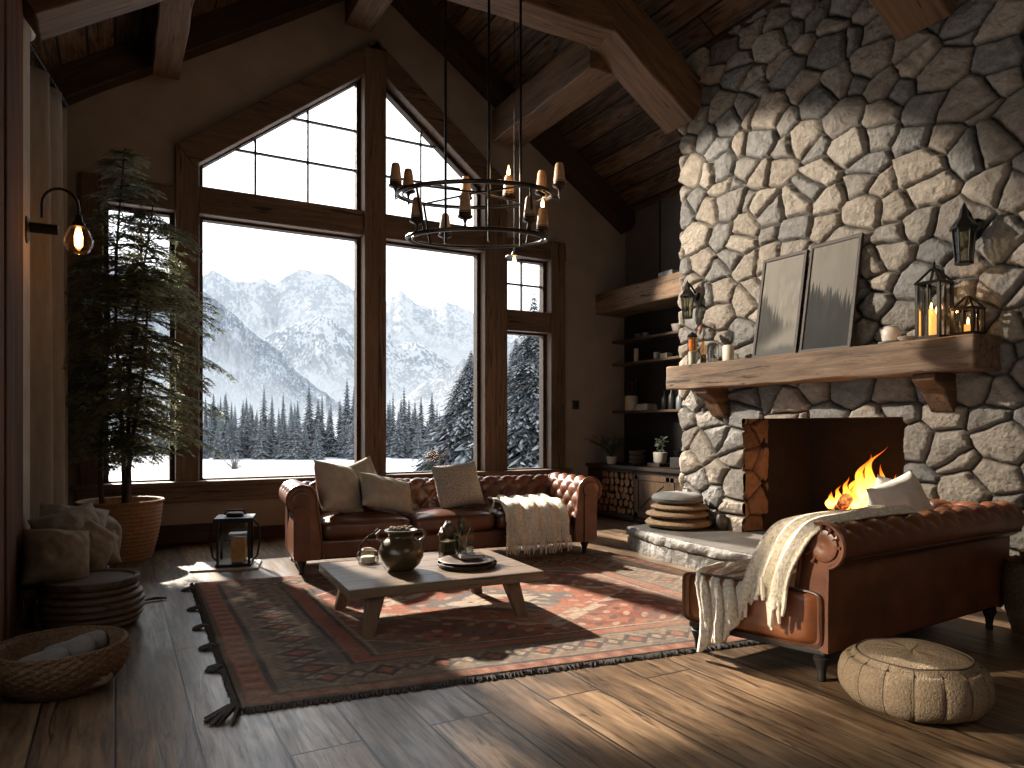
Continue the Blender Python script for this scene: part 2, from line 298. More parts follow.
# ------------------------------------------------------------------ mesh building
class MB:
    def __init__(self): self.v = []; self.f = []; self.c = []
    def add(self, vs, fs, col=None):
        o = len(self.v); self.v.extend([tuple(p) for p in vs]); self.f.extend([tuple(i + o for i in f) for f in fs])
        if col is not None: self.c.extend([col] * len(vs))
        return self
    def xf(self, M, start=0):
        self.v[start:] = [tuple(M @ Vector(p)) for p in self.v[start:]]; return self
    def box(self, lo, hi, M=None):
        (a, b, c), (d, e, f) = lo, hi
        vs = [(a, b, c), (d, b, c), (d, e, c), (a, e, c), (a, b, f), (d, b, f), (d, e, f), (a, e, f)]
        if M: vs = [M @ Vector(p) for p in vs]
        return self.add(vs, [(3, 2, 1, 0), (4, 5, 6, 7), (0, 1, 5, 4), (1, 2, 6, 5), (2, 3, 7, 6), (3, 0, 4, 7)])
    def prism(self, poly, axis, a, b):
        """poly of 2D points extruded between a and b along axis ('x': (y,z), 'y': (x,z), 'z': (x,y))"""
        n = len(poly)
        mk = {'x': lambda p, t: (t, p[0], p[1]), 'y': lambda p, t: (p[0], t, p[1]), 'z': lambda p, t: (p[0], p[1], t)}[axis]
        vs = [mk(p, a) for p in poly] + [mk(p, b) for p in poly]
        fs = [tuple(range(n)), tuple(range(2 * n - 1, n - 1, -1))] + [(i, i + n, (i + 1) % n + n, (i + 1) % n) for i in range(n)]
        return self.add(vs, fs)
    def lathe(self, prof, seg=32, M=None, rfun=None, cap=True):
        n = len(prof); vs = []
        for i, (r, z) in enumerate(prof):
            for k in range(seg):
                a = 2 * PI * k / seg
                rr = rfun(r, z, a, i) if rfun else r
                vs.append((rr * math.cos(a), rr * math.sin(a), z))
        fs = [(i * seg + k, i * seg + (k + 1) % seg, (i + 1) * seg + (k + 1) % seg, (i + 1) * seg + k) for i in range(n - 1) for k in range(seg)]
        if cap:
            fs.append(tuple(range(seg - 1, -1, -1))); fs.append(tuple((n - 1) * seg + k for k in range(seg)))
        if M: vs = [M @ Vector(p) for p in vs]
        return self.add(vs, fs)
    def tube(self, pts, r, seg=8, closed=False, cap=True):
        P = [Vector(p) for p in pts]; n = len(P); vs = []; prev = None
        for i, p in enumerate(P):
            if closed: t = P[(i + 1) % n] - P[i - 1]
            else: t = P[min(i + 1, n - 1)] - P[max(i - 1, 0)]
            t = t.normalized() if t.length > 1e-9 else Vector((0, 0, 1))
            if prev is None:
                up = Vector((0, 0, 1)) if abs(t.z) < .9 else Vector((1, 0, 0)); nx = t.cross(up).normalized()
            else:
                nx = prev - t * prev.dot(t); nx = nx.normalized() if nx.length > 1e-6 else t.orthogonal().normalized()
            prev = nx; ny = t.cross(nx); rr = r[i] if hasattr(r, '__len__') else r
            for k in range(seg):
                a = 2 * PI * k / seg; vs.append(p + nx * (math.cos(a) * rr) + ny * (math.sin(a) * rr))
        m = n if closed else n - 1
        fs = [(i * seg + k, i * seg + (k + 1) % seg, ((i + 1) % n) * seg + (k + 1) % seg, ((i + 1) % n) * seg + k) for i in range(m) for k in range(seg)]
        if not closed and cap:
            fs.append(tuple(range(seg - 1, -1, -1))); fs.append(tuple((n - 1) * seg + k for k in range(seg)))
        return self.add(vs, fs)
    def grid(self, fn, nu, nv, closeu=False, closev=False):
        vs = [fn(i / (nu if closeu else nu - 1), j / (nv if closev else nv - 1)) for i in range(nu) for j in range(nv)]
        fs = [(i * nv + j, ((i + 1) % nu) * nv + j, ((i + 1) % nu) * nv + (j + 1) % nv, i * nv + (j + 1) % nv)
              for i in range(nu if closeu else nu - 1) for j in range(nv if closev else nv - 1)]
        return self.add(vs, fs)
    def sphere(self, c, r, seg=16, rings=10, sz=(1, 1, 1), wob=0, seed=0):
        def f(u, v):
            th = v * PI; ph = u * 2 * PI
            d = Vector((math.sin(th) * math.cos(ph), math.sin(th) * math.sin(ph), math.cos(th)))
            rr = r * (1 + (wob * mnoise.noise(d * 1.7 + Vector((seed, seed * .7, 0))) if wob else 0))
            return (c[0] + d.x * rr * sz[0], c[1] + d.y * rr * sz[1], c[2] + d.z * rr * sz[2])
        return self.grid(f, seg, rings, closeu=True)
    def cushion(self, c, w, d, h, n=2.6, nu=40, nv=20, crown=.0, wob=.0, seed=0, e2=None):
        """soft box (superellipsoid) centred on c"""
        e1 = 2 / n; e2 = e2 or e1
        sp = lambda x, e: math.copysign(abs(x) ** e, x)
        def f(u, v):
            th = (v - .5) * PI; ph = u * 2 * PI
            x = sp(math.cos(th), e2) * sp(math.cos(ph), e1 * .55); y = sp(math.cos(th), e2) * sp(math.sin(ph), e1 * .55); z = sp(math.sin(th), e2)
            k = 1 + crown * (1 - min(1, x * x)) * (1 - min(1, y * y))
            q = Vector((x * w / 2, y * d / 2, z * h / 2 * k))
            if wob: q += Vector((0, 0, 1)) * wob * mnoise.noise(q * 4 + Vector((seed * 3.1, 0, seed)))
            return (c[0] + q.x, c[1] + q.y, c[2] + q.z)
        return self.grid(f, nu, nv, closeu=True)
    def pillow(self, w, h, t, n=26, wr=.012, seed=0, pinch=.055):
        """square scatter cushion in the XZ plane, thickness along Y"""
        for s in (-1, 1):
            def f(u, v):
                a = u * 2 - 1; b = v * 2 - 1
                x = a * (1 - pinch * (1 - b * b) * a * a); z = b * (1 - pinch * (1 - a * a) * b * b)
                th = max(0, (1 - a ** 2) * (1 - b ** 2)) ** .5 * 1.45
                q = mnoise.noise(Vector((a * 2.2, b * 2.2, seed * 2.7 + s))) * wr + mnoise.noise(Vector((a * 6, b * 5, seed * 1.7 + s))) * wr * .5
                return (x * w / 2, s * (t / 2 * th + q * th), z * h / 2)
            o = len(self.f); self.grid(f, n, n)
            if s < 0: self.f[o:] = [tuple(reversed(q)) for q in self.f[o:]]
        return self
    def build(self, name, mat=None, parent=None, smooth=True, ang=40, loc=None, rot=None, colors=None, bevel=0, bseg=2, subsurf=0):
        me = bpy.data.meshes.new(name); me.from_pydata(self.v, [], self.f); me.validate()
        bm = bmesh.new(); bm.from_mesh(me)
        if colors is None and len(self.v) < 90000:
            bmesh.ops.remove_doubles(bm, verts=bm.verts, dist=1e-6)
        if len(self.v) < 90000: bmesh.ops.recalc_face_normals(bm, faces=bm.faces)
        bm.to_mesh(me); bm.free()
        if smooth:
            me.polygons.foreach_set('use_smooth', [True] * len(me.polygons)); me.set_sharp_from_angle(angle=R(ang))
        if colors is not None:
            ca = me.color_attributes.new('Col', 'FLOAT_COLOR', 'POINT')
            arr = np.ones((len(self.v), 4), np.float32); arr[:, :3] = np.asarray(colors, np.float32).reshape(-1, 3)
            ca.data.foreach_set('color', arr.ravel())
        o = bpy.data.objects.new(name, me); COL.objects.link(o)
        if mat: me.materials.append(MT[mat] if isinstance(mat, str) else mat)
        if parent: o.parent = parent
        if loc: o.location = loc
        if rot: o.rotation_euler = rot
        if bevel:
            b = o.modifiers.new('b', 'BEVEL'); b.width = bevel; b.segments = bseg; b.limit_method = 'ANGLE'; b.angle_limit = R(35); b.harden_normals = False
        if subsurf:
            s = o.modifiers.new('s', 'SUBSURF'); s.levels = subsurf; s.render_levels = subsurf
        return o

def tag(o, label=None, cat=None, group=None, kind=None):
    if label: o['label'] = label
    if cat: o['category'] = cat
    if group: o['group'] = group
    if kind: o['kind'] = kind
    return o

def thing(name, label, cat, loc=(0, 0, 0), rot=(0, 0, 0), group=None, kind=None):
    o = bpy.data.objects.new(name, None); COL.objects.link(o); o.empty_display_size = .1
    o.location = loc; o.rotation_euler = rot if hasattr(rot, '__len__') else (0, 0, rot)
    return tag(o, label, cat, group, kind)

def copy_tree(o, parent=None):
    c = o.copy(); COL.objects.link(c)
    if parent: c.parent = parent
    for ch in [x for x in bpy.data.objects if x.parent == o]: copy_tree(ch, c)
    return c

def struct(o): o['kind'] = 'structure'; return o

def roty(a): return Matrix.Rotation(a, 4, 'Y')
def T(x, y, z): return Matrix.Translation((x, y, z))

# ================================================================== ROOM SHELL
BW = 8.73; XL = -.75; XR = 6.82; RX = 2.86
def zr(x): return 7.165 - .667 * abs(x - RX)

struct(MB().box((XL - .3, -2.6, -.12), (XR + .2, BW + .2, 0)).build('floor', 'floor', smooth=False))
w = MB()
w.prism([(XL - .2, 0), (-.2, 0), (-.2, zr(-.2)), (XL - .2, zr(XL - .2))], 'y', BW, BW + .22)
w.prism([(5.58, 0), (XR + .1, 0), (XR + .1, zr(XR + .1)), (5.58, zr(5.58))], 'y', BW, BW + .22)
w.prism([(-.2, 0), (5.58, 0), (5.58, .5), (-.2, .5)], 'y', BW, BW + .22)
w.prism([(-.2, 3.85), (.72, 3.85), (.72, 4.44), (2.80, 6.05), (2.80, zr(2.80)), (-.2, zr(-.2))], 'y', BW, BW + .22)
w.prism([(2.80, 6.05), (2.9, 6.05), (4.66, 4.65), (4.66, 3.85), (5.58, 3.85), (5.58, zr(5.58)), (RX, zr(RX)), (2.80, zr(2.80))], 'y', BW, BW + .22)
struct(w.build('wall_back', 'plaster', smooth=False))
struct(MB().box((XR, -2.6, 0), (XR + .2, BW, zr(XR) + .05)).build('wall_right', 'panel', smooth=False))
w = MB(); w.box((XL - .2, -2.6, 0), (XL, .3, zr(XL) + .05)); w.box((XL - .2, 3.9, 0), (XL, BW, zr(XL) + .05)); w.box((XL - .2, .3, 0), (XL, 3.9, .55)); w.box((XL - .2, .3, 1.95), (XL, 3.9, zr(XL) + .05)); w.box((XL - .02, 5.92, 0), (-.57, 6.58, zr(-.6)))
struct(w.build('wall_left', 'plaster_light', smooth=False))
struct(MB().prism([(XL - .2, 0), (XR + .2, 0), (XR + .2, zr(XR + .2)), (RX, zr(RX)), (XL - .2, zr(XL - .2))], 'y', -2.75, -2.6).build('wall_front', 'plaster', smooth=False))
rf = MB()
for s in (-1, 1):
    x1 = RX + s * 4.35
    rf.prism([(RX, zr(RX)), (x1, zr(x1)), (x1, zr(x1) + .15), (RX, zr(RX) + .15)], 'y', -2.75, BW + .4)
struct(rf.build('ceiling', 'roof', smooth=False))
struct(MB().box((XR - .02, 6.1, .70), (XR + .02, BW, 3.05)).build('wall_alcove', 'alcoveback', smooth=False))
# seams of the grey wall panels above the alcove beam
m = MB(); m.box((XR - .012, 7.92, 3.2), (XR + .01, 7.945, 4.6)); m.box((XR - .012, 6.9, 3.2), (XR + .01, 6.92, 4.6))
struct(m.build('trim_1', 'gap', smooth=False))
m = MB(); m.box((XL, BW - .05, 0), (5.9, BW, .13)); m.box((XL, BW - .035, .13), (5.9, BW, .145))
m.box((-.6, BW - .09, .02), (1.3, BW - .05, .20)); m.box((-.6, BW - .11, .20), (1.3, BW - .05, .225))
struct(m.build('baseboard_back', 'beamdark', smooth=False, bevel=.008))

def beam(name, p0, p1, wd, ht, mt, roll=0, n=26, jit=.012, seed=0, up=(0, 0, 1)):
    """hewn timber from p0 to p1 (centre line), local X along the length"""
    p0 = Vector(p0); p1 = Vector(p1); L = (p1 - p0).length; x = (p1 - p0).normalized()
    y = Vector(up).cross(x).normalized(); z = x.cross(y)
    def f(u, v):
        a = v * 4; k = int(a) % 4; t = a - int(a)
        cs = [(-1, -1), (1, -1), (1, 1), (-1, 1)]; c0 = cs[k]; c1 = cs[(k + 1) % 4]
        yy = (c0[0] + (c1[0] - c0[0]) * t) * wd / 2; zz = (c0[1] + (c1[1] - c0[1]) * t) * ht / 2
        q = Vector((u * L * 1.3, yy * 6, zz * 6 + seed * 3))
        yy += jit * mnoise.noise(q * 1.9); zz += jit * mnoise.noise(q * 1.9 + Vector((9, 9, 9)))
        return (u * L, yy, zz)
    mb = MB(); mb.grid(f, n, 16, closev=True)
    mb.f.append(tuple(range(15, -1, -1))); mb.f.append(tuple((n - 1) * 16 + k for k in range(16)))
    o = mb.build(name, mt, smooth=True, ang=50, bevel=.012)
    M = Matrix((x, y, z)).transposed().to_4x4(); M.translation = p0
    o.matrix_world = M
    return o

bn = [1]
def sbeam(*a, **k):
    bn[0] += 1
    return struct(beam('trim_%d' % bn[0], *a, seed=bn[0], **k))

# rafters against the gable wall (their lower edge 0.28 under the boards)
sl = Vector((1, 0, -.667)).normalized(); slL = Vector((-1, 0, -.667)).normalized()
for s in (-1, 1):
    x1 = RX + s * 3.96
    sbeam((RX, BW - .12, zr(RX) - .17), (x1, BW - .12, zr(x1) - .17), .24, .30, 'beamdark')
# principal rafters of the trusses
def rz(x): return 5.21 - .66 * (x - 4.506)
for yc, w0, dz in ((6.0, .42, 0), (3.28, .42, -.24), (0.2, .42, 0)):
    xa = 5.56 if yc > 1 else 6.7
    sbeam((RX - .05, yc, rz(RX - .05) + .27 + dz), (xa, yc, rz(xa) + .27 + dz), w0, .46, 'beam')
    sbeam((RX + .05, yc + .001, rz(RX - .05) + .27), (-.60, yc + .001, rz(5.72 + .60) + .27), w0 - .01, .46, 'beam')
    if yc > 3: sbeam((1.2, yc - .04, 5.42), (4.42, yc - .04, 5.42), .34, .30, 'beam')
    else: sbeam((1.2, yc, 5.5), (4.42, yc, 5.5), .34, .30, 'beam')
# purlins and ridge running towards the window wall
sbeam((4.60, 6.2, 5.30), (4.60, 8.45, 5.30), .44, .42, 'beam')
sbeam((.47, 6.2, 5.18), (.47, 8.42, 5.18), .26, .36, 'beam')
sbeam((2.58, -1, 6.34), (2.58, 8.5, 6.34), .34, .42, 'beam')
# timber post on the left with pegs
m = MB()
for i, (a, b) in enumerate([(4.4, 4.95), (4.96, 5.4), (5.41, 5.915)]):
    m.box((-1.0, a, 0), (-.55 + .012 * (i % 2), b, zr(-.6) - .05))
struct(m.build('trim_30', 'postwood', smooth=False, bevel=.012))

# ------------------------------------------------------------------ windows
GY = 8.86     # glass plane
F0, F1 = 8.655, 8.94
win = thing('window_1', None, None, kind='structure')
def upright(x0, x1, z0, z1, y0=F0, y1=F1): return MB().box((x0, y0, z0), (x1, y1, z1)).build('window_frame', 'winwood_z', win, smooth=False, bevel=.012)
def rail(x0, x1, z0, z1, y0=F0, y1=F1): return MB().box((x0, y0, z0), (x1, y1, z1)).build('window_frame', 'winwood', win, smooth=False, bevel=.012)
upright(-.32, -.11, .47, 3.95); upright(.58, .82, .47, 4.42)
upright(2.70, 2.98, .47, 6.02, y0=F0 - .03); upright(4.38, 4.73, .47, 4.58); upright(5.44, 5.68, .47, 3.95)
rail(-.36, 5.72, .47, .665, y0=F0 - .01)
MB().box((-.40, F0 - .075, .645), (5.76, F0 + .1, .70)).build('window_sill', 'winwood', win, smooth=False, bevel=.01)
rail(.82, 2.70, 3.68, 3.99, y0=F0 + .01); rail(2.98, 4.38, 3.68, 3.99, y0=F0 + .01)
rail(-.34, .58, 3.68, 3.94, y0=F0 + .01); rail(4.73, 5.70, 3.68, 3.92, y0=F0 + .01)
rail(-.11, .58, 2.63, 2.91, y0=F0 + .02); rail(4.73, 5.44, 2.64, 2.93, y0=F0 + .02)
for (pa, pb, tk) in (((.60, 4.41), (2.86, 6.14), .34), ((2.86, 6.14), (4.80, 4.60), .34)):
    d = Vector((pb[0] - pa[0], 0, pb[1] - pa[1])).normalized(); nn = Vector((d.z, 0, -d.x))
    if nn.z > 0: nn = -nn
    q = [pa, pb, (pb[0] + nn.x * tk * .8, pb[1] + nn.z * tk * .8), (pa[0] + nn.x * tk * .8, pa[1] + nn.z * tk * .8)]
    MB().prism(q, 'y', F0 - .02, F1).build('window_frame', 'winwood', win, smooth=False, bevel=.012)
PN = {'bl': [(.82, .665), (2.70, .665), (2.70, 3.70), (.82, 3.70)], 'br': [(2.98, .665), (4.38, .665), (4.38, 3.70), (2.98, 3.70)],
      'nl1': [(-.11, .665), (.58, .665), (.58, 2.65), (-.11, 2.65)], 'nl2': [(-.11, 2.89), (.58, 2.89), (.58, 3.70), (-.11, 3.70)],
      'nr1': [(4.73, .665), (5.44, .665), (5.44, 2.66), (4.73, 2.66)], 'nr2': [(4.73, 2.9), (5.44, 2.9), (5.44, 3.70), (4.73, 3.70)],
      'gl': [(.82, 3.97), (2.70, 3.97), (2.70, 5.72), (.82, 4.28)], 'gr': [(2.98, 3.97), (4.38, 3.97), (4.38, 4.58), (2.98, 5.70)]}
MU = {'gl': [('v', 1.445), ('v', 2.056), ('h', 4.53), ('h', 5.03)], 'gr': [('v', 3.525), ('h', 4.53), ('h', 5.03)], 'nr2': [('v', 5.06), ('h', 3.32)], 'nl2': [('v', .25)]}
def inside_x(poly, z):
    xs = []
    for i in range(len(poly)):
        (x0, z0), (x1, z1) = poly[i], poly[(i + 1) % len(poly)]
        if (z0 - z) * (z1 - z) < 0: xs.append(x0 + (z - z0) / (z1 - z0) * (x1 - x0))
    return min(xs), max(xs)
def inside_z(poly, x):
    xs = []
    for i in range(len(poly)):
        (x0, z0), (x1, z1) = poly[i], poly[(i + 1) % len(poly)]
        if (x0 - x) * (x1 - x) < 0: xs.append(z0 + (x - x0) / (x1 - x0) * (z1 - z0))
    return min(xs), max(xs)
for k, poly in PN.items():
    pane = MB().add([(x, GY, z) for x, z in poly], [tuple(range(len(poly)))]).build('window_pane', 'glass', win, smooth=False)
    # black sash bead round the pane
    cx = sum(p[0] for p in poly) / len(poly); cz = sum(p[1] for p in poly) / len(poly); m = MB()
    n = len(poly)
    inn = []
    for i in range(n):
        p = Vector(poly[i]); a = (Vector(poly[i - 1]) - p).normalized(); b = (Vector(poly[(i + 1) % n]) - p).normalized()
        bi = (a + b).normalized(); s = math.sqrt(max(.05, (1 - a.dot(b)) / 2)); inn.append(tuple(p + bi * (.05 / s)))
    for i in range(n):
        j = (i + 1) % n; m.prism([poly[i], poly[j], inn[j], inn[i]], 'y', GY - .06, GY + .05)
    m.build('window_sash', 'beamdark', win, smooth=False)
    if k in MU:
        m = MB()
        for t, c in MU[k]:
            if t == 'v': a, b = inside_z(poly, c); m.box((c - .011, GY - .025, a), (c + .011, GY + .02, b))
            else: a, b = inside_x(poly, c); m.box((a, GY - .022, c - .011), (b, GY + .018, c + .011))
        m.build('muntin', 'gap', win, smooth=False)

added_win = thing('added_window', None, None, kind='structure')  # added out-of-view opening in the left wall, lets in fill daylight
MB().add([(XL - .1, .3, .55), (XL - .1, 3.9, .55), (XL - .1, 3.9, 1.95), (XL - .1, .3, 1.95)], [(0, 1, 2, 3)]).build('window_pane', 'glass', added_win, smooth=False)
for (a, b, c, d) in ((.3, .40, .55, 1.95), (3.8, 3.9, .55, 1.95), (2.05, 2.15, .65, 1.88), (.4, 3.8, .55, .65), (.4, 3.8, 1.87, 1.95)):
    MB().box((XL - .19, a, c), (XL + .03, b, d)).build('window_frame', 'winwood_z', added_win, smooth=False, bevel=.01)

# ================================================================== OUTSIDE
CA = R(29)
def world_dir(px, py=427):
    r = (px - 512) / 716; return (math.sin(CA) + r * math.cos(CA), math.cos(CA) - r * math.sin(CA), (427 - py) / 716)
def ground_z(x, y):
    return -1.0 - 1.6 * sstep(12, 90, y) + .5 * (fbm(np.asarray(x) * .06, np.asarray(y) * .06, 3, 5) - .5) + 1.2 * sstep(20, 60, np.asarray(x) - .35 * np.asarray(y))
xs = np.linspace(-120, 200, 90); ys = np.concatenate([np.linspace(9.2, 60, 50), np.linspace(62, 420, 40)])
X, Y = np.meshgrid(xs, ys, indexing='ij'); Z = ground_z(X, Y)
def npgrid(X, Y, Z, name, mt, colors=None, parent=None, smooth=True, ang=180):
    nu, nv = X.shape; mb = MB(); mb.v = np.stack([X.ravel(), Y.ravel(), Z.ravel()], 1).tolist()
    i = np.arange(nu - 1)[:, None] * nv + np.arange(nv - 1)[None, :]
    mb.f = np.stack([i, i + nv, i + nv + 1, i + 1], -1).reshape(-1, 4).tolist()
    return mb.build(name, mt, parent, smooth, ang, colors=None if colors is None else colors.reshape(-1, 3))
tag(npgrid(X, Y, Z, 'snow_field', 'snow'), 'white snow covering the open meadow beyond the window', 'snow', kind='stuff')

def ridge(name, label, prof, D, rock, snow, seed, haze=0., hazec=(.86, .90, .94), trees=0., base_py=452, K=.40, gully=1.0):
    """mountain range: skyline heights given by view angle, carved with gullies running down the slope"""
    pxs = np.linspace(prof[0][0], prof[-1][0], 620); hy = np.interp(pxs, [p[0] for p in prof], [p[1] for p in prof])
    hy = hy + 2.2 * (fbm(pxs * .16, pxs * 0, 4, seed + 70) - .5) * 2
    tt = np.concatenate([np.linspace(0, 1, 150), np.linspace(1.02, 1.4, 6)])
    P, Tt = np.meshgrid(pxs, tt, indexing='ij'); H = np.interp(P, pxs, hy)
    r = (P - 512) / 716; dx = math.sin(CA) + r * math.cos(CA); dy = math.cos(CA) - r * math.sin(CA)
    bot = 1.3 + (427 - base_py) / 716 * D; top = 1.3 + (427 - H) / 716 * D; depth = 1.05 * (top - bot).max()
    tq = np.clip(Tt, 0, 1)
    wx = P * .022 + 1.5 * fbm(P * .02, Tt * 2.2, 3, seed + 2)
    g1 = np.abs(fbm(wx, Tt * 1.3, 5, seed, .55) * 2 - 1); g2 = np.abs(fbm(wx * 3.1 + 4, Tt * 3.5, 4, seed + 40, .55) * 2 - 1)
    dist = D - depth * (1 - Tt) - (g1 * .16 + g2 * .05) * depth * np.sin(tq * PI) ** .8 * gully
    Zz = bot + (top - bot) * tq; Zz = np.where(Tt > 1, top - (Tt - 1) * depth * .7, Zz)
    dg = np.gradient(g1 + .5 * g2, axis=0); dg = dg / (np.abs(dg).mean() + 1e-9)
    fine = fbm(P * .55 + Tt * 9, Tt * 46 - P * .12, 5, seed + 9, .6); mid = fbm(P * .07 + Tt * 6, Tt * 9 - P * .03, 5, seed + 3, .55)
    rk = sstep(.38, .62, .5 + .07 * dg + (mid - .5) * 1.1 + (fine - .5) * 1.5) * sstep(0.02, .4, tq)
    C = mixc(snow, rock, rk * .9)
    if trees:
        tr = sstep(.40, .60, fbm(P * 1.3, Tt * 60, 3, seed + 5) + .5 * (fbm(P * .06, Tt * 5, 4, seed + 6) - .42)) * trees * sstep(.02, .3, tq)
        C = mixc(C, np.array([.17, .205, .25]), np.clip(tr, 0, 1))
    hz = np.clip(haze + (1 - haze) * (1 - sstep(.0, .85, tq)) * .95, 0, 1)  # mist painted into the colours: whole range paled, base whitened most
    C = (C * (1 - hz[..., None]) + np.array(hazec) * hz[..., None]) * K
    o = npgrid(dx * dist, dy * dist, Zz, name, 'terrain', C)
    return tag(o, label, 'mountain', kind='structure')
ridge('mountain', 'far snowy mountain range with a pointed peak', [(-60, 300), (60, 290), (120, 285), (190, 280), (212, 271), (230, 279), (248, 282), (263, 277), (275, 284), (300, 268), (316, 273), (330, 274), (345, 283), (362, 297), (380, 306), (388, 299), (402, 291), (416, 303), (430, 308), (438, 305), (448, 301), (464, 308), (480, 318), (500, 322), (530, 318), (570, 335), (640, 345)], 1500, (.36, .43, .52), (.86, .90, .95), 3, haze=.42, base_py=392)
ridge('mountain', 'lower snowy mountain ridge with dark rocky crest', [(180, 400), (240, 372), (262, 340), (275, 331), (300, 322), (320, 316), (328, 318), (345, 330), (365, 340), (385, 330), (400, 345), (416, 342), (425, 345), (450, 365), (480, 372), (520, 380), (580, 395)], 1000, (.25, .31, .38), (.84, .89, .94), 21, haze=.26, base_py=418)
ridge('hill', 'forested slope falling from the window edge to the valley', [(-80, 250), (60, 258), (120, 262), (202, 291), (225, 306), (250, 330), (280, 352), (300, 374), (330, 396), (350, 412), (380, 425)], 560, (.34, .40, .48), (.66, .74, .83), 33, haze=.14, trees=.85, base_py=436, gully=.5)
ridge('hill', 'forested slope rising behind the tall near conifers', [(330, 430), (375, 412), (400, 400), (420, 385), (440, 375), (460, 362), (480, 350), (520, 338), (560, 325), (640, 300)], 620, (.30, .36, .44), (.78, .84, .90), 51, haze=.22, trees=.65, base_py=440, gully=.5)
for o in bpy.data.objects:
    if o.name.startswith('hill'): o['category'] = 'hill'

def conifer(h, rad, tiers, pts, snow, seed, droop=.25, gcol=(.07, .085, .085), slim=1.0, sc=(.34, .37, .40), patchy=False):
    """snow laden spruce: tiers of drooping jagged boughs"""
    rng = random.Random(seed); mb = MB(); C = []
    def put(vs, fs, cs): mb.add(vs, fs); C.extend(cs)
    n = 6
    put([(math.cos(2 * PI * k / n) * rad * .06, math.sin(2 * PI * k / n) * rad * .06, 0) for k in range(n)] + [(0, 0, h)], [(k, (k + 1) % n, n) for k in range(n)], [(.06, .05, .045)] * (n + 1))
    for i in range(tiers):
        t = i / tiers; z = h * (.06 + .94 * t); r = rad * (1 - t) ** .85 * (.85 + .3 * rng.random()) + .02 * h * (1 - t)
        ph = rng.random() * 6
        for k in range(pts):
            a = ph + 2 * PI * (k + rng.random() * .6) / pts; L = r * (.6 + .55 * rng.random()); wd = L * (.22 + .14 * rng.random()) * slim
            ca, sa = math.cos(a), math.sin(a); dz = -L * droop * (1 + .6 * rng.random()); up = h * .035
            if patchy:
                heavy = rng.random() < .45
                for q in range(9):
                    tq = (q + .6) / 9; b_ = Vector((ca * L * tq, sa * L * tq, z + up * (1 - tq) + dz * tq * (.6 + .4 * tq)))
                    an = a + (rng.uniform(.35, 1.0) * (1 if q % 2 else -1) if q < 8 else 0); l_ = L * (.42 - .22 * tq) * rng.uniform(.7, 1.2); w_ = l_ * .2
                    e_ = b_ + Vector((math.cos(an) * l_, math.sin(an) * l_, -l_ * rng.uniform(.25, .7))); m_ = (b_ + e_) / 2; sd_ = Vector((-math.sin(an) * w_, math.cos(an) * w_, -w_ * .3))
                    sn = (rng.uniform(.45, 1) if heavy else rng.uniform(0, .30)) * snow; gg = [c * rng.uniform(.6, 1.4) for c in gcol]; mv = lambda f_: tuple(gg[j] * (1 - f_) + sc[j] * f_ for j in range(3))
                    put([b_, m_ + sd_, e_, m_ - Vector((sd_.x, sd_.y, -sd_.z)), m_ + Vector((0, 0, w_ * .35))], [(0, 1, 4), (1, 2, 4), (2, 3, 4), (3, 0, 4)], [mv(sn * .3), mv(sn * .5), mv(min(1, sn)), mv(sn * .5), mv(min(1, sn))])
                continue
            mid = (ca * L * .6, sa * L * .6, z + dz * .4)
            vs = [(0, 0, z + up), (mid[0] - sa * wd, mid[1] + ca * wd, mid[2] - wd * .35), (ca * L, sa * L, z + dz), (mid[0] + sa * wd, mid[1] - ca * wd, mid[2] - wd * .35), (mid[0], mid[1], mid[2] + wd * .25)]
            s = snow * (.3 + .9 * rng.random()) if not patchy else (rng.random() < .42) * snow * (.5 + .5 * rng.random()) + .06; g = [c * (.7 + .6 * rng.random()) for c in gcol]
            mixv = lambda q: tuple(g[j] * (1 - q) + sc[j] * q for j in range(3))
            put(vs, [(0, 1, 4), (1, 2, 4), (2, 3, 4), (3, 0, 4)], [mixv(0), mixv(min(1, s * .5)), mixv(min(1, s)), mixv(min(1, s * .5)), mixv(min(1, s * .9))])
    return mb, C
def gz(x, y): return float(ground_z(np.array([x]), np.array([y]))[0])
protos = []
for k in range(6):
    mb, C = conifer(9, 1.2 + .16 * k, 24, 11, .42, 100 + k, slim=.8, gcol=(.040, .048, .054)); me = mb.build('conifer', 'snowtree', colors=np.array(C), ang=20).data; protos.append(me)
    bpy.data.objects.remove(bpy.data.objects[-1] if False else [o for o in bpy.data.objects if o.data == me][0])
rng = random.Random(5)
# tree line in front of the valley: tops follow the photo's tree heights
spots = []
for px, top in [(204, 420), (211, 408), (226, 391), (235, 404), (243, 400), (252, 404), (264, 384), (272, 394), (283, 405), (291, 400), (309, 384), (318, 398), (322, 392), (331, 402), (340, 398), (347, 377), (354, 386), (388, 402), (393, 392), (404, 386), (409, 398), (415, 400), (421, 396), (432, 392), (437, 404), (446, 408)]:
    spots.append((px, top, 92))
for i in range(120): spots.append((rng.uniform(120, 480), 426 - 34 * rng.random() ** 1.4, rng.uniform(98, 140)))
for i in range(36): spots.append((rng.uniform(196, 450), rng.uniform(410, 425), rng.uniform(84, 90)))
for i, (px, top, D) in enumerate(spots):
    d = world_dir(px, top); x, y = d[0] * D, d[1] * D; z0 = gz(x, y) - .1; h = 1.3 + d[2] * D - z0
    if 355 < px < 388: continue
    o = bpy.data.objects.new('conifer', protos[i % 6]); COL.objects.link(o); s = h / 9
    o.location = (x, y, z0); o.scale = (s * rng.uniform(.85, 1.2), s * rng.uniform(.85, 1.2), s); o.rotation_euler = (0, 0, rng.uniform(0, 6))
    tag(o, 'dark snow-dusted conifer in the distant tree line across the meadow', 'tree', 'conifers of the distant tree line')
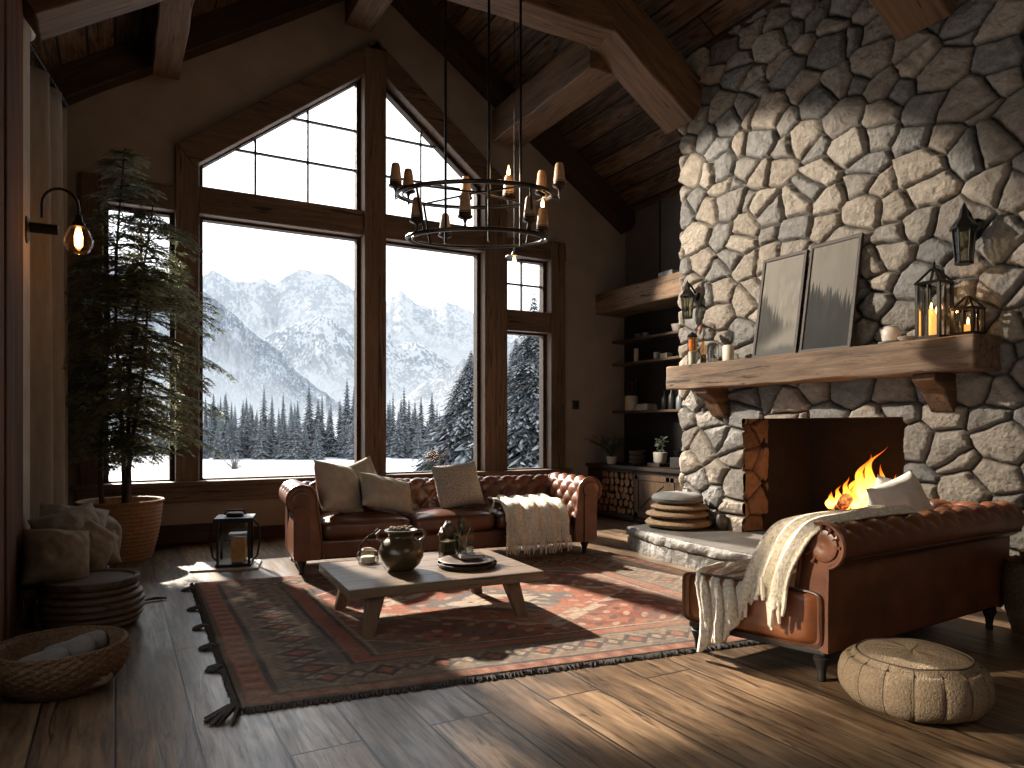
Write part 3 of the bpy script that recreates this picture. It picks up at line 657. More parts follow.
# near, snow laden
near = [(471, 352, 34, 3.0, 'tall snow-laden conifer at the edge of the large clear pane', 1), (452, 398, 40, 2.2, 'smaller snow-laden conifer beside the tall one in the large pane', 2),
        (516, 340, 30, 2.4, 'snowy conifer seen low in the narrow side window', 3), (534, 292, 27, 2.2, 'tallest snowy conifer, rising through both narrow side panes', 4), (488, 372, 44, 2.6, 'snowy conifer standing behind the timber post', 5), (548, 335, 36, 2.5, 'snowy conifer at the outer edge of the narrow side window', 6)]
for px, top, D, rad, lab, sd in near:
    d = world_dir(px, top); x, y = d[0] * D, d[1] * D; z0 = gz(x, y) - .15; h = 1.3 + d[2] * D - z0
    mb, C = conifer(h, rad, 46, 22, 1.0, 200 + sd, droop=.36, gcol=(.016, .020, .022), slim=.42, sc=(.27, .295, .32), patchy=True); o = mb.build('conifer', 'snowtree', colors=np.array(C), ang=20, loc=(x, y, z0)); tag(o, lab, 'tree', 'snow-laden conifers near the house')
# bare shrubs in the snow
def shrub(px, py, D, r, lab):
    d = world_dir(px, py); x, y = d[0] * D, d[1] * D; z0 = gz(x, y); mb = MB(); rg = random.Random(px)
    for k in range(90):
        a = rg.uniform(0, 6.28); e = rg.uniform(.2, 1.4); L = r * rg.uniform(.5, 1.1)
        p1 = (math.cos(a) * math.cos(e) * L, math.sin(a) * math.cos(e) * L, math.sin(e) * L)
        mb.tube([(0, 0, -.1), tuple(q * .5 + rg.uniform(-.05, .05) for q in p1), p1], [.02, .014, .006], 4)
    tag(mb.build('bare_shrub', 'shrub', loc=(x, y, z0)), lab, 'shrub', 'bare shrubs in the snow')
shrub(222, 465, 24, .8, 'leafless grey shrub in the snow near the window corner')
shrub(234, 448, 55, 1.2, 'small dark shrub on the snow below the tree line')
shrub(336, 456, 40, .9, 'dark twiggy shrub on the snow above the pale pillows')
shrub(461, 462, 26, .6, 'low dark shrub poking from snow behind the textured pillow')

# ================================================================== FIREPLACE
CX = 5.6
fire_place = thing('fireplace', 'tall fieldstone fireplace with thick oak mantel and raised hearth', 'fireplace', (CX, 4.35, 0))
def stone_field(U, V, seed, su=.315, sv=.215):
    """cobbled stones: returns relief (m) and colour for wall coordinates"""
    Uw = U + .035 * (fbm(U * 5.1, V * 5.1, 4, seed + 1) - .5) * 2; Vw = V + .03 * (fbm(U * 3.3 + 9, V * 3.3, 3, seed + 2) - .5) * 2
    gu = Uw / su; gv = Vw / sv; iu = np.floor(gu); iv = np.floor(gv)
    best = []
    for a in range(-2, 3):
        for b in range(-2, 3):
            cu = iu + a; cv = iv + b
            pu = (cu + .5 + (.5 * (cv % 2) - .25) + (_hash(cu, cv, seed) - .5) * .85) * su; pv = (cv + .5 + (_hash(cu, cv, seed + 7) - .5) * .85) * sv
            wt = (_hash(cu, cv, seed + 13) - .4) * .026
            d2 = (Uw - pu) ** 2 * .75 + (Vw - pv) ** 2 * 1.25 - wt
            best.append((d2, pu, pv, _hash(cu, cv, seed + 21), _hash(cu, cv, seed + 22)))
    D = np.stack([b[0] for b in best]); o = np.argsort(D, axis=0)
    g = lambda k, n: np.take_along_axis(np.stack([b[k] for b in best]), o[n:n + 1], 0)[0]
    d1, d2 = g(0, 0), g(0, 1); p1u, p1v, p2u, p2v = g(1, 0), g(2, 0), g(1, 1), g(2, 1); r1, r2 = g(3, 0), g(4, 0)
    e = (d2 - d1) / (2 * np.sqrt((p1u - p2u) ** 2 + (p1v - p2v) ** 2) + .02)
    e = e + .007 * (fbm(U * 26, V * 26, 4, seed + 30) - .5)
    body = sstep(.001, .030, e)
    rel = body * (.030 + .030 * r1) + .024 * np.sqrt(np.clip(e / .13, 0, 1)) + body * ((U - p1u) * (r2 - .5) * .10 + (V - p1v) * (r1 - .5) * .10)
    rel = rel + body * (.022 * (fbm(U * 9, V * 11, 4, seed + 31) - .5) + .024 * (fbm(U * 26, V * 30, 5, seed + 32, .62) - .5))
    cool = np.array([.22, .21, .195]); warm = np.array([.31, .265, .215]); tan = np.array([.40, .345, .28]); dark = np.array([.13, .122, .115])
    C = mixc(cool, warm, sstep(.2, .8, r2)); C = mixc(C, tan, sstep(.75, .95, r1) * .8); C = mixc(C, dark, sstep(.18, .05, r1) * .45)
    C = C * (.62 + .86 * fbm(U * 20, V * 24, 5, seed + 33, .65))[..., None]
    C = mixc(np.array([.016, .014, .012]), C, sstep(-.002, .018, e))
    return rel, C
y0, y1, zt = 1.2, 6.16, 5.4; OY0, OY1, OZ = 3.50, 5.20, 1.385
ys = np.linspace(y0, y1, 520); zs = np.linspace(0, zt, 540)
U, V = np.meshgrid(ys, zs, indexing='ij'); rel, C = stone_field(U, V, 11)
edge = np.clip((U - (y1 - .07)) / .07, 0, 1)
XX = -rel + edge ** 2 * .09; YY = U + edge * (rel * .9 - .03); ZZ = V
# soldier course over the opening keeps flatter
lin = ((V > OZ) & (V < OZ + .27) & (U > OY0 - .1) & (U < OY1 + .1))
mb = MB(); mb.v = np.stack([XX.ravel(), (YY - 4.35).ravel(), ZZ.ravel()], 1).tolist(); nv = len(zs)
op = (U > OY0) & (U < OY1) & (V < OZ)
ii = np.arange(len(ys) - 1)[:, None] * nv + np.arange(nv - 1)[None, :]
keep = ~(op[:-1, :-1] & op[1:, :-1] & op[1:, 1:] & op[:-1, 1:])
mb.f = np.stack([ii, ii + 1, ii + nv + 1, ii + nv], -1)[keep].tolist()
mb.build('chimney_breast', 'stone', fire_place, ang=180, colors=C.reshape(-1, 3))
# sides and back of the masonry mass
m = MB(); m.box((.075, y0 - 4.35, 0), (1.2, OY0 - 4.35 - .02, zt)); m.box((.24, OY1 - 4.35 + .02, 0), (1.2, y1 - 4.35 - .02, zt)); m.box((.075, OY0 - 4.37, OZ + .02), (1.2, OY1 - 4.33, zt))
m.box((.075, OY1 - 4.35 + .04, 0), (.3, y1 - 4.38, zt))
m.build('masonry_core', 'soot', fire_place, smooth=False)
# jambs (stone faces turning into the firebox)
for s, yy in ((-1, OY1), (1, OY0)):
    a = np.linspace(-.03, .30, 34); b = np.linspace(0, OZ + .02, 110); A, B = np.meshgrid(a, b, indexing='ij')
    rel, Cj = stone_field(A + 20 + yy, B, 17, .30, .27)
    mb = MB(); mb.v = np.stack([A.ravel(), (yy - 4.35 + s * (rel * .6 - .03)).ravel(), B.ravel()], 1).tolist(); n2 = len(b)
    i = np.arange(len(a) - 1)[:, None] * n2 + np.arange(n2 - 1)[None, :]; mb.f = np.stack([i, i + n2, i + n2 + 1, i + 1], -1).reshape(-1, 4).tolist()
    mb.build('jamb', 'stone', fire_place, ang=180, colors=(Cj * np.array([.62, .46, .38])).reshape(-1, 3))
m = MB(); a0, a1 = OY0 - 4.35, OY1 - 4.35
m.box((.95, a0, 0), (1.05, a1, OZ + .3)); m.box((.24, a0 - .06, .0), (1.0, a0 + .005, OZ + .1)); m.box((.24, a1 - .005, .0), (1.0, a1 + .06, OZ + .1)); m.box((-.02, a0, OZ), (1.0, a1, OZ + .06)); m.box((0, a0, .0), (1.0, a1, .245))
m.build('firebox', 'firebrick', fire_place, smooth=False)
# hearth: rough slab on a stone plinth
def hearth_outline(n=60):
    pts = [(-.78, 1.78), (-.86, 1.5), (-.96, .9), (-.98, .2), (-.92, -.4), (-.9, -1.05), (0.07, -1.05), (0.07, 1.86), (-.3, 1.84)]
    out = []
    for i in range(len(pts)):
        a = Vector(pts[i]); b = Vector(pts[(i + 1) % len(pts)])
        for k in range(14): out.append(a.lerp(b, k / 14))
    return out
ho = hearth_outline(); m = MB(); n = len(ho); prof = [(0, .0), (.0, .13), (.02, .135), (-.02, .15), (-.025, .20), (-.01, .228), (.03, .236)]
for off, z in prof:
    for p in ho:
        c = Vector((-.4, 0)); d = (c - p).normalized(); q = p + d * off
        nz = .025 * mnoise.noise(Vector((p.x * 5, p.y * 5, z * 14))) + .01 * mnoise.noise(Vector((p.x * 17, p.y * 17, z * 40)))
        m.v.append((q.x + (nz if p.x < .05 else 0), q.y + (nz if p.x < .05 else 0), z + (nz * .25 if z > .1 else 0)))
m.f = [(i * n + k, i * n + (k + 1) % n, (i + 1) * n + (k + 1) % n, (i + 1) * n + k) for i in range(len(prof) - 1) for k in range(n)]
hs = m.build('hearth', 'hearth', fire_place, ang=60)
m = MB(); m.add([(p.x * .985, p.y * .992, .2365) for p in ho], [tuple(range(n))]); m.build('hearth_top', 'hearthtop', hs, smooth=False)
# mantel beam
def hewn(name, lo, hi, mt, parent, n=60, jit=.012, seed=0, axis=1, bevel=.014):
    sx, sy, sz = [hi[i] - lo[i] for i in range(3)]
    def f(u, v):
        a = v * 4; k = int(a) % 4; t = a - int(a); cs = [(0, 0), (1, 0), (1, 1), (0, 1)]; c0, c1 = cs[k], cs[(k + 1) % 4]
        p = c0[0] + (c1[0] - c0[0]) * t; q = c0[1] + (c1[1] - c0[1]) * t
        P = Vector((lo[0] + p * sx, lo[1] + u * sy, lo[2] + q * sz)); w_ = P * 2.6 + Vector((seed, 0, 0))
        P.x += jit * mnoise.noise(w_) + jit * .6 * mnoise.noise(w_ * 3); P.z += (jit * mnoise.noise(w_ + Vector((5, 5, 5)))) * (.25 if q > .9 else 1)
        return tuple(P)
    mb = MB(); mb.grid(f, n, 24, closev=True); mb.f.append(tuple(range(23, -1, -1))); mb.f.append(tuple((n - 1) * 24 + k for k in range(24)))
    return mb.build(name, mt, parent, ang=50, bevel=bevel)
MZ = 1.95
hewn('mantel_shelf', (-.40, 2.78 - 4.35, 1.70), (.02, 5.95 - 4.35, MZ), 'mantelwood', fire_place, jit=.014)
for yy in (5.50, 3.18):
    pts = [(-.34, 1.70), (.04, 1.70), (.04, 1.40), (-.05, 1.40), (-.10, 1.42), (-.16, 1.50), (-.22, 1.59), (-.30, 1.62), (-.34, 1.65)]
    MB().prism([(x, z) for x, z in pts], 'y', yy - 4.35 - .09, yy - 4.35 + .09).build('corbel', 'beam', fire_place, smooth=False, bevel=.012)

# ---- fire: grate, logs, flames
g = thing('fire_grate', 'black iron grate holding burning logs in the firebox', 'grate', (5.98, 4.02, .245))
m = MB()
for k in range(7): y = -.42 + k * .14; m.tube([(-.2, y, .16), (-.2, y, .10), (.2, y, .10), (.2, y, .16)], .011, 6)
m.build('bars', 'iron', g)
m = MB(); m.tube([(-.15, -.45, .09), (-.15, .45, .09)], .012, 6); m.tube([(.15, -.45, .09), (.15, .45, .09)], .012, 6)
for a in (-.15, .15):
    for b in (-.38, .38): m.tube([(a, b, 0), (a, b, .09)], .012, 6)
m.build('leg', 'iron', g)
labs = ['charred log lying along the front of the fire', 'charred log at the back of the fire', 'burning log crossing the top of the fire', 'short glowing log leaning at the near side of the fire', 'thick charred log at the far end of the fire']
for i, (p, q, r) in enumerate([((-.12, -.42, .18), (-.12, .46, .18), .065), ((.10, -.40, .18), (.10, .44, .18), .07), ((-.06, -.30, .30), (.08, .34, .31), .06), ((-.14, -.25, .42), (.12, .02, .26), .05), ((-.16, .2, .40), (.1, .5, .22), .055)]):
    p, q = Vector(p), Vector(q); m = MB(); pts = [p.lerp(q, k / 10) + Vector((mnoise.noise(Vector((k * .5, i, 0))) * .012, 0, mnoise.noise(Vector((k * .5, i, 5))) * .012)) for k in range(11)]
    m.tube(pts, [r * (1 + .12 * mnoise.noise(Vector((k * .9, i * 3, 1)))) for k in range(11)], 12)
    tag(m.build('burning_log', 'ember' if i in (2, 3, 4) else 'charlog', loc=(5.98, 4.02, .245)), labs[i], 'log', 'burning logs in the fireplace')
fl = thing('fire', 'orange and yellow flames rising from the logs', 'fire', (5.98, 4.02, .52))
rg = random.Random(3)
def flame(x, y, h, r, seed):
    def f(u, v):
        t = v; a = u * 2 * PI; wv = Vector((seed * 2.3, t * 2.6, 0)); ox = .10 * h * mnoise.noise(wv) * t * 2.2; oy = .16 * h * mnoise.noise(wv + Vector((7, 0, 3))) * t * 2.4
        rr = r * (math.sin(min(1, t * 1.25 + .12) * PI) ** .8 if t < .55 else math.sin(min(1, .55 * 1.25 + .12) * PI) ** .8 * (1 - (t - .55) / .45) ** 1.25)
        rr = max(rr, .0005) * (1 + .28 * math.sin(a * 3 + seed + t * 5))
        return (x + ox + rr * math.cos(a) * .7, y + oy + rr * math.sin(a), t * h)
    return MB().grid(f, 18, 22, closeu=True).build('flame', 'flame', fl, ang=180)
for (x, y, h, r) in [(-.02, .30, .22, .045), (-.05, .22, .30, .05), (.02, .15, .36, .06), (-.04, .06, .50, .065), (.03, .0, .56, .06), (-.02, -.08, .42, .06), (.02, -.15, .34, .055), (-.03, -.22, .26, .05), (.04, -.32, .50, .04), (-.06, .12, .24, .05), (-.08, -.02, .30, .05), (-.02, .38, .16, .04)]:
    flame(x, y * 1.15 + .04, h * 1.08, r * 1.05, rg.uniform(0, 40))

# ================================================================== MANTEL THINGS
def pict(loc, wd, ht, lean, seed, label, dark):
    """framed print leaning on the stone; local Y along the wall, front faces -X"""
    t = thing('framed_print', label, 'picture', loc, (0, lean, 0), 'leaning framed prints on the mantel')
    fw = .028; m = MB()
    for (a, b, c, d) in ((-wd / 2, 0, wd / 2, fw), (-wd / 2, ht - fw, wd / 2, ht), (-wd / 2, fw, -wd / 2 + fw, ht - fw), (wd / 2 - fw, fw, wd / 2, ht - fw)):
        m.box((-.015, a, b), (.018, c, d))
    m.build('frame', 'cabdark', t, smooth=False, bevel=.004)
    ny, nz = 110, 190; a = np.linspace(-1, 1, ny); b = np.linspace(0, 1, nz); A, B = np.meshgrid(a, b, indexing='ij')
    n1 = fbm(A * 2.2 + seed, B * 3 + seed, 5, seed); n2 = fbm(A * 16 + seed, B * 5, 4, seed + 5)
    sky = mixc(np.array([.30, .27, .225]), np.array([.20, .185, .16]), n1); sky = mixc(sky, np.array([.36, .325, .27]), sstep(.55, .75, n1) * .6)
    if dark: hl = .50 + .10 * A + .07 * (n2 - .5) * 2 + .10 * np.abs(np.sin(A * 19 + seed)) * n2
    else: hl = .30 + .30 * sstep(-.6, 1, A) + .10 * (n2 - .5) * 2 + .05 * np.abs(np.sin(A * 21 + seed)) * n2
    f = sstep(.03, -.04, B - hl); tree = mixc(np.array([.045, .045, .042]), np.array([.10, .095, .085]), sstep(.0, .5, n1 + (hl - B) * .3))
    C = mixc(sky, tree, f * (.95 if dark else .75))
    if not dark: C = mixc(C, np.array([.30, .275, .23]), sstep(.35, .1, B + .22 * A + (n1 - .5) * .3) * .75); C = mixc(C, np.array([.12, .115, .105]), sstep(.12, .04, B + .1 * (n1 - .5)))
    yy = A * (wd / 2 - fw * .8); zz = fw * .8 + B * (ht - fw * 1.6)
    C = C * (.62 if dark else .70); C = mixc(C, np.array([.014, .015, .015]), sstep(.02, -.12, B - hl) * (.92 if dark else .85) * (1 - .35 * n1) * (1 if dark else sstep(.10, .30, B + .12 * A)))
    npgrid(np.full_like(A, -.004) , yy, zz, 'print', 'print', C, t, False)
    return t
pict((5.37, 4.655, MZ + .004), .50, .98, R(9.5), 3, 'framed misty landscape print with pale clouds, leaning on the stone', False)
pict((5.36, 4.105, MZ + .004), .51, 1.0, R(9.5), 8, 'framed dark forest print leaning beside the paler misty landscape', True)

def lantern(loc, wd, ht, name, label, group, rot=0, finial=True, flames=2, candle='wax', lit=True):
    t = thing(name, label, 'lantern', loc, rot, group); h = wd / 2; roof = wd * .62; bh = ht - roof - (wd * .25 if finial else .02)
    m = MB(); b = .007 + wd * .02
    MB().box((-h * 1.12, -h * 1.12, 0), (h * 1.12, h * 1.12, .02)).build('base', 'iron', t, smooth=False, bevel=.003)
    for sx in (-1, 1):
        for sy in (-1, 1): m.box((sx * h - b / 1, sy * h - b, .02), (sx * h + b, sy * h + b, bh))
    for s in (-1, 1): m.box((-b * .5, s * h - b * .5, .02), (b * .5, s * h + b * .5, bh)); m.box((s * h - b * .5, -b * .5, .02), (s * h + b * .5, b * .5, bh))
    for z in (.02, bh):
        for s in (-1, 1): m.box((-h, s * h - b, z - b), (h, s * h + b, z + b)); m.box((s * h - b, -h, z - b), (s * h + b, h, z + b))
    m.build('frame', 'iron', t, smooth=False)
    m = MB(); tp = .22
    cs = [(-1, -1), (1, -1), (1, 1), (-1, 1)]
    for k in range(4):
        a, c = cs[k], cs[(k + 1) % 4]
        m.tube([(a[0] * h * 1.1, a[1] * h * 1.1, bh), (a[0] * h * tp, a[1] * h * tp, bh + roof)], b * .9, 5)
        m.tube([(a[0] * h * tp, a[1] * h * tp, bh + roof), (c[0] * h * tp, c[1] * h * tp, bh + roof)], b, 5); m.tube([(a[0] * h * 1.12, a[1] * h * 1.12, bh), (c[0] * h * 1.12, c[1] * h * 1.12, bh)], b, 5)
    m.box((-h * tp, -h * tp, bh + roof - .004), (h * tp, h * tp, bh + roof + .01))
    m.build('roof', 'iron', t)
    if finial:
        m = MB(); m.lathe([(.004, 0), (.014, .008), (.006, .02), (.012, .035), (.004, .05), (.001, .07)], 10, T(0, 0, bh + roof + .01)); m.build('finial', 'iron', t)
    m = MB()
    for s in (-1, 1): m.add([(-h, s * h, .02), (h, s * h, .02), (h, s * h, bh), (-h, s * h, bh)], [(0, 1, 2, 3)]); m.add([(s * h, -h, .02), (s * h, h, .02), (s * h, h, bh), (s * h, -h, bh)], [(0, 1, 2, 3)])
    m.build('glass', 'jarglass', t, smooth=False)
    cs2 = [(0, 0, bh * .42)] if flames == 1 else [(-.02, -.03, bh * .45), (.015, .03, bh * .55)]
    for (x, y, ch) in cs2:
        r = wd * (.2 if flames == 1 else .13)
        c = MB().lathe([(r, .02), (r, ch), (r * .9, ch + .004), (r * .2, ch)], 18, T(x, y, 0)).build('candle', 'glowwax' if lit else candle, t)
        if lit: MB().lathe([(.002, 0), (.009, .012), (.007, .028), (.001, .05)], 10, T(x, y, ch + .004)).build('flame', 'flamecandle', c)
    return t
MT['glowwax'] = emis('glowing_wax', (.95, .42, .10), 1.1)
lantern((5.37, 3.16, MZ), .165, .57, 'candle_lantern', 'tall black iron lantern with lit candles near the end of the mantel', 'lanterns on the mantel', flames=2)
lantern((5.36, 2.91, MZ), .135, .30, 'candle_lantern', 'short black iron lantern with glowing candle at the mantel end', 'lanterns on the mantel', finial=False, flames=1)
def lat(name, mt, prof, loc, label, cat, group=None, seg=28, rot=(0, 0, 0), rfun=None):
    return tag(MB().lathe(prof, seg, rfun=rfun).build(name, mt, loc=loc, rot=rot, ang=50), label, cat, group)
lat('ceramic_jar', 'ceramic_white', [(.045, 0), (.066, .01), (.070, .05), (.068, .095), (.055, .105), (.05, .115), (.055, .12), (.05, .124), (.01, .128)], (5.37, 3.50, MZ + .021), 'lidded off-white ceramic jar on a saucer beside the tall lantern', 'jar', 'ceramics on the mantel')
lat('saucer', 'ceramic_white', [(.05, 0), (.09, .012), (.095, .02), (.088, .020), (.05, .012)], (5.37, 3.50, MZ), 'off-white saucer under the lidded ceramic jar on the mantel', 'saucer', 'ceramics on the mantel')
lat('shallow_bowl', 'ceramic_white', [(.04, 0), (.07, .02), (.09, .042), (.084, .044), (.05, .022), (.01, .016)], (5.34, 3.33, MZ), 'shallow off-white bowl between lidded jar and tall lantern', 'bowl', 'ceramics on the mantel')
# candles and glass at the far end of the mantel
t = thing('glass_candle_holder', 'amber-topped glass cylinder holding a white pillar candle on the mantel', 'candle', (5.36, 5.72, MZ), group='candles and jars on the mantel')
MB().lathe([(.05, 0), (.05, .155)], 24, cap=False).build('glass', 'jarglass', t); MB().lathe([(.05, .155), (.05, .30)], 24, cap=False).build('glass_band', 'amberglass', t)
MB().lathe([(.03, .16), (.038, .20), (.036, .28), (.01, .285)], 18).build('dried_filling', 'amber', t)
MB().lathe([(.04, .005), (.04, .15), (.03, .153), (.004, .15)], 20).build('candle', 'wax', t)
m = MB(); m.lathe([(.055, .30), (.058, .31), (.045, .33), (.02, .345), (.004, .36)], 20); m.build('lid', 'iron', t)
t = thing('amber_bottle', 'slim amber glass bottle on the mantel between candles', 'bottle', (5.36, 5.56, MZ), group='candles and jars on the mantel')
MB().lathe([(.030, 0), (.032, .01), (.032, .19), (.014, .22), (.013, .27), (.016, .275)], 20).build('body', 'amberglass', t)
MB().lathe([(.028, .004), (.028, .10), (.002, .102)], 16).build('contents', 'ceramic_brown', t)
m = MB(); rg = random.Random(2)
for k in range(7):
    a = rg.uniform(0, 6.28); m.tube([(0, 0, .02), (0, 0, .27), (.03 * math.cos(a), .04 * math.sin(a), .33 + .02 * k)], .0025, 5)
m.build('dried_stem', 'bark', t)
m = MB()
for (x, y, z, r) in [(-.02, .02, .37, .026), (-.025, .025, .345, .02), (.0, .03, .395, .018)]: m.sphere((x, y, z), r, 10, 8, (1, 1, 1.4), .3, 3)
m.build('dried_flower', 'pinkdry', t)
m = MB()
for k in range(520):
    b = Vector((.02, -.05 - rg.random() * .10, .36 + rg.gauss(0, .035))); d = Vector((rg.gauss(0, .5), rg.gauss(-.4, .6), rg.gauss(.1, .6))).normalized(); L = rg.uniform(.03, .075)
    s = d.orthogonal().normalized() * .0016; m.add([b - s, b + s, b + d * L], [(0, 1, 2)])
m.tube([(0, 0, .27), (.01, -.03, .34), (.02, -.10, .36), (.02, -.17, .35)], .003, 5)
m.build('dried_plume', 'pampas', t)
t = thing('glass_dome_jar', 'clear domed glass jar with pale candle stub on the mantel', 'jar', (5.35, 5.40, MZ), group='candles and jars on the mantel')
MB().lathe([(.052, 0), (.054, .01), (.054, .15), (.045, .19), (.02, .21), (.004, .215)], 22, cap=False).build('glass', 'jarglass', t)
MB().lathe([(.036, .004), (.036, .05), (.004, .052)], 18).build('candle', 'wax', t)
lat('pillar_candle', 'wax', [(.055, 0), (.056, .01), (.056, .155), (.046, .165), (.035, .158), (.004, .155)], (5.35, 5.20, MZ), 'thick ivory pillar candle beside the pale framed print', 'candle', 'candles and jars on the mantel')

def sconce(loc, label, s=1.0):
    t = thing('wall_lantern', label, 'sconce', loc, group='iron lanterns on the stone wall')
    MB().lathe([(.055 * s, 0), (.06 * s, .008), (.05 * s, .018), (.01, .022)], 20, T(.12 * s, 0, .12 * s) @ Matrix.Rotation(-PI / 2, 4, 'Y')).build('wall_plate', 'iron', t)
    m = MB(); m.tube([(.12 * s, 0, .12 * s), (.06 * s, 0, .20 * s), (0, 0, .24 * s), (0, 0, .19 * s)], .009 * s, 8); m.build('arm', 'iron', t)
    m = MB(); m.lathe([(.004, .26 * s), (.02 * s, .22 * s), (.03 * s, .17 * s), (.075 * s, .115 * s), (.078 * s, .10 * s), (.03 * s, .10 * s)], 6); m.build('hood', 'iron', t, ang=20)
    m = MB()
    for k in range(6):
        a = k * PI / 3; m.tube([(.062 * s * math.cos(a), .062 * s * math.sin(a), .10 * s), (.045 * s * math.cos(a), .045 * s * math.sin(a), -.10 * s)], .005 * s, 5)
    m.lathe([(.05 * s, -.115 * s), (.052 * s, -.10 * s), (.03 * s, -.095 * s)], 6); m.build('cage', 'iron', t, ang=20)
    MB().lathe([(.042 * s, -.10 * s), (.058 * s, .10 * s)], 6, cap=False).build('glass', 'smokeglass', t, ang=20)
sconce((5.42, 5.86, 2.60), 'black iron wall lantern near the corner of the stone wall, above candles', 1.1)
sconce((5.40, 2.96, 2.62), 'black iron wall lantern above the lit lanterns on the mantel', 1.2)

# ================================================================== HEARTH CUSHIONS AND BOOKS
hz = .238
def disc_cushion(name, mt, c, r, h, label, n=2.4, piping=True, wob=.01, seed=0, squash=1):
    t = thing(name, label, 'cushion', c, group='round cushions stacked on the hearth')
    def f(u, v):
        th = (v - .5) * PI; e = .62
        rr = r * math.copysign(abs(math.cos(th)) ** e, math.cos(th)); a = u * 2 * PI
        w_ = 1 + .02 * mnoise.noise(Vector((math.cos(a) * 2, math.sin(a) * 2, seed)))
        return (rr * w_ * math.cos(a), rr * w_ * math.sin(a), h / 2 + h / 2 * math.copysign(abs(math.sin(th)) ** .75, math.sin(th)) + wob * mnoise.noise(Vector((math.cos(a) * 1.3, math.sin(a) * 1.3, seed + v))) * math.sin(v * PI))
    MB().grid(f, 48, 18, closeu=True).build('pad', mt, t)
    if piping: MB().tube([(r * 1.0 * math.cos(k * PI / 24), r * 1.0 * math.sin(k * PI / 24), h / 2) for k in range(48)], .007, 6, closed=True).build('piping', mt, t)
disc_cushion('floor_cushion', 'cushion_tan', (5.24, 5.80, hz), .345, .105, 'thick fuzzy tan cushion at the bottom of the hearth stack', seed=1)
disc_cushion('floor_cushion', 'cushion_tan', (5.23, 5.81, hz + .100), .325, .085, 'tan round cushion second from bottom of the hearth stack', seed=2)
disc_cushion('floor_cushion', 'cushion_tan', (5.25, 5.80, hz + .180), .295, .075, 'thin tan round cushion just under the grey top cushion', seed=3)
disc_cushion('floor_cushion', 'cushion_grey', (5.23, 5.81, hz + .250), .265, .12, 'slate grey round cushion topping the stack on the hearth', seed=4)
def book(loc, rot, w_, h, th, cover, label, group, name='book'):
    t = thing(name, label, 'book', loc, rot, group)
    m = MB(); m.box((-w_ / 2, -th / 2, 0), (w_ / 2, -th / 2 + .004, h)); m.box((-w_ / 2, th / 2 - .004, 0), (w_ / 2, th / 2, h)); m.box((-w_ / 2 - .003, -th / 2, 0), (-w_ / 2, th / 2, h)); m.build('cover', cover, t, smooth=False)
    MB().box((-w_ / 2, -th / 2 + .004, .005), (w_ / 2 - .006, th / 2 - .004, h - .005)).build('pages', 'paper', t, smooth=False)
    return t
for i, (dy, h, lab) in enumerate([(5.98, .36, 'pale upright book behind the stacked hearth cushions, next to the cabinet'), (5.87, .40, 'black-edged upright book against the stone behind the hearth cushions')]):
    b = book((5.42, dy, hz + (.0)), R(0), .05, h, .09, 'paper' if i == 0 else 'whitebox', lab, 'upright books on the hearth')
    m = MB()
    if i == 1:
        for (a, c, d, e) in ((-.046, .0, .046, .008), (-.046, .392, .046, .40), (-.046, 0, -.040, .40), (.040, 0, .046, .40)): m.box((-.0305, a, c), (-.028, d, e))
        for k in range(9): m.box((-.0302, -.02 + .012 * (k % 2), .06 + k * .03), (-.028, .022, .066 + k * .03))
        m.build('dark_border', 'gap', b, smooth=False)
    else:
        for k in range(8): m.box((-.0302, -.02, .05 + k * .03), (-.028, .01 + .006 * (k % 3), .056 + k * .03))
        m.build('spine_print', 'ceramic_dark', b, smooth=False)
lat('small_stone_jar', 'ceramic_dark', [(.05, 0), (.07, .03), (.075, .09), (.05, .15), (.045, .16), (.02, .16)], (5.47, 5.42, hz), 'small dark jar on the hearth against the stone by the firebox', 'jar')

# ================================================================== ALCOVE
o = hewn('alcove_beam_shelf', (6.25, 6.2, 2.97), (XR - .022, BW - .005, 3.27), 'mantelwood', None, jit=.012, seed=4); tag(o, 'thick hewn timber shelf spanning the top of the alcove', 'shelf')
slab = {}
for z, lab in ((2.59, 'thin wooden shelf holding a white bowl, topmost of the three'), (2.25, 'thin wooden shelf in the middle of the alcove'), (1.54, 'thin wooden alcove shelf holding canister and flat books')):
    o = MB().box((6.56, 6.2, z - .035), (XR - .022, BW - .004, z)).build('wall_shelf', 'shelfwood', smooth=False, bevel=.005); tag(o, lab, 'shelf', 'thin alcove shelves')
cab = thing('cabinet', 'rustic low oak cabinet with firewood niche and two panel doors', 'cabinet', (6.12, 7.45, 0))
cw0, cw1 = 6.2 - 7.45, BW - .01 - 7.45; CZ = .77
MB().box((-.05, cw0, CZ - .05), (.69, cw1, CZ)).build('worktop', 'cabdark', cab, smooth=False, bevel=.008)
def Yat(px, X=6.12):
    r = (px - 512) / 716; return X * (math.cos(CA) - r * math.sin(CA)) / (math.sin(CA) + r * math.cos(CA)) - 7.45
n0, n1 = Yat(633), Yat(596)
m = MB(); m.box((0, n1, .04), (.66, cw1, CZ - .05)); m.box((0, n0 - .05, .04), (.66, n0, CZ - .05)); m.box((0, cw0, .04), (.66, n1, .09)); m.box((0, cw0, CZ - .10), (.66, n1, CZ - .05)); m.box((.62, cw0, .04), (.66, cw1, CZ - .05)); m.box((.0, n0 - .05 - .98, .04), (.04, n0 - .05 - .93, CZ - .05)); m.box((.03, cw0, .0), (.6, cw1, .04))
m.build('carcass', 'cabdark', cab, smooth=False, bevel=.005)
d0 = n0 - .05; dw = (d0 - cw0) / 2
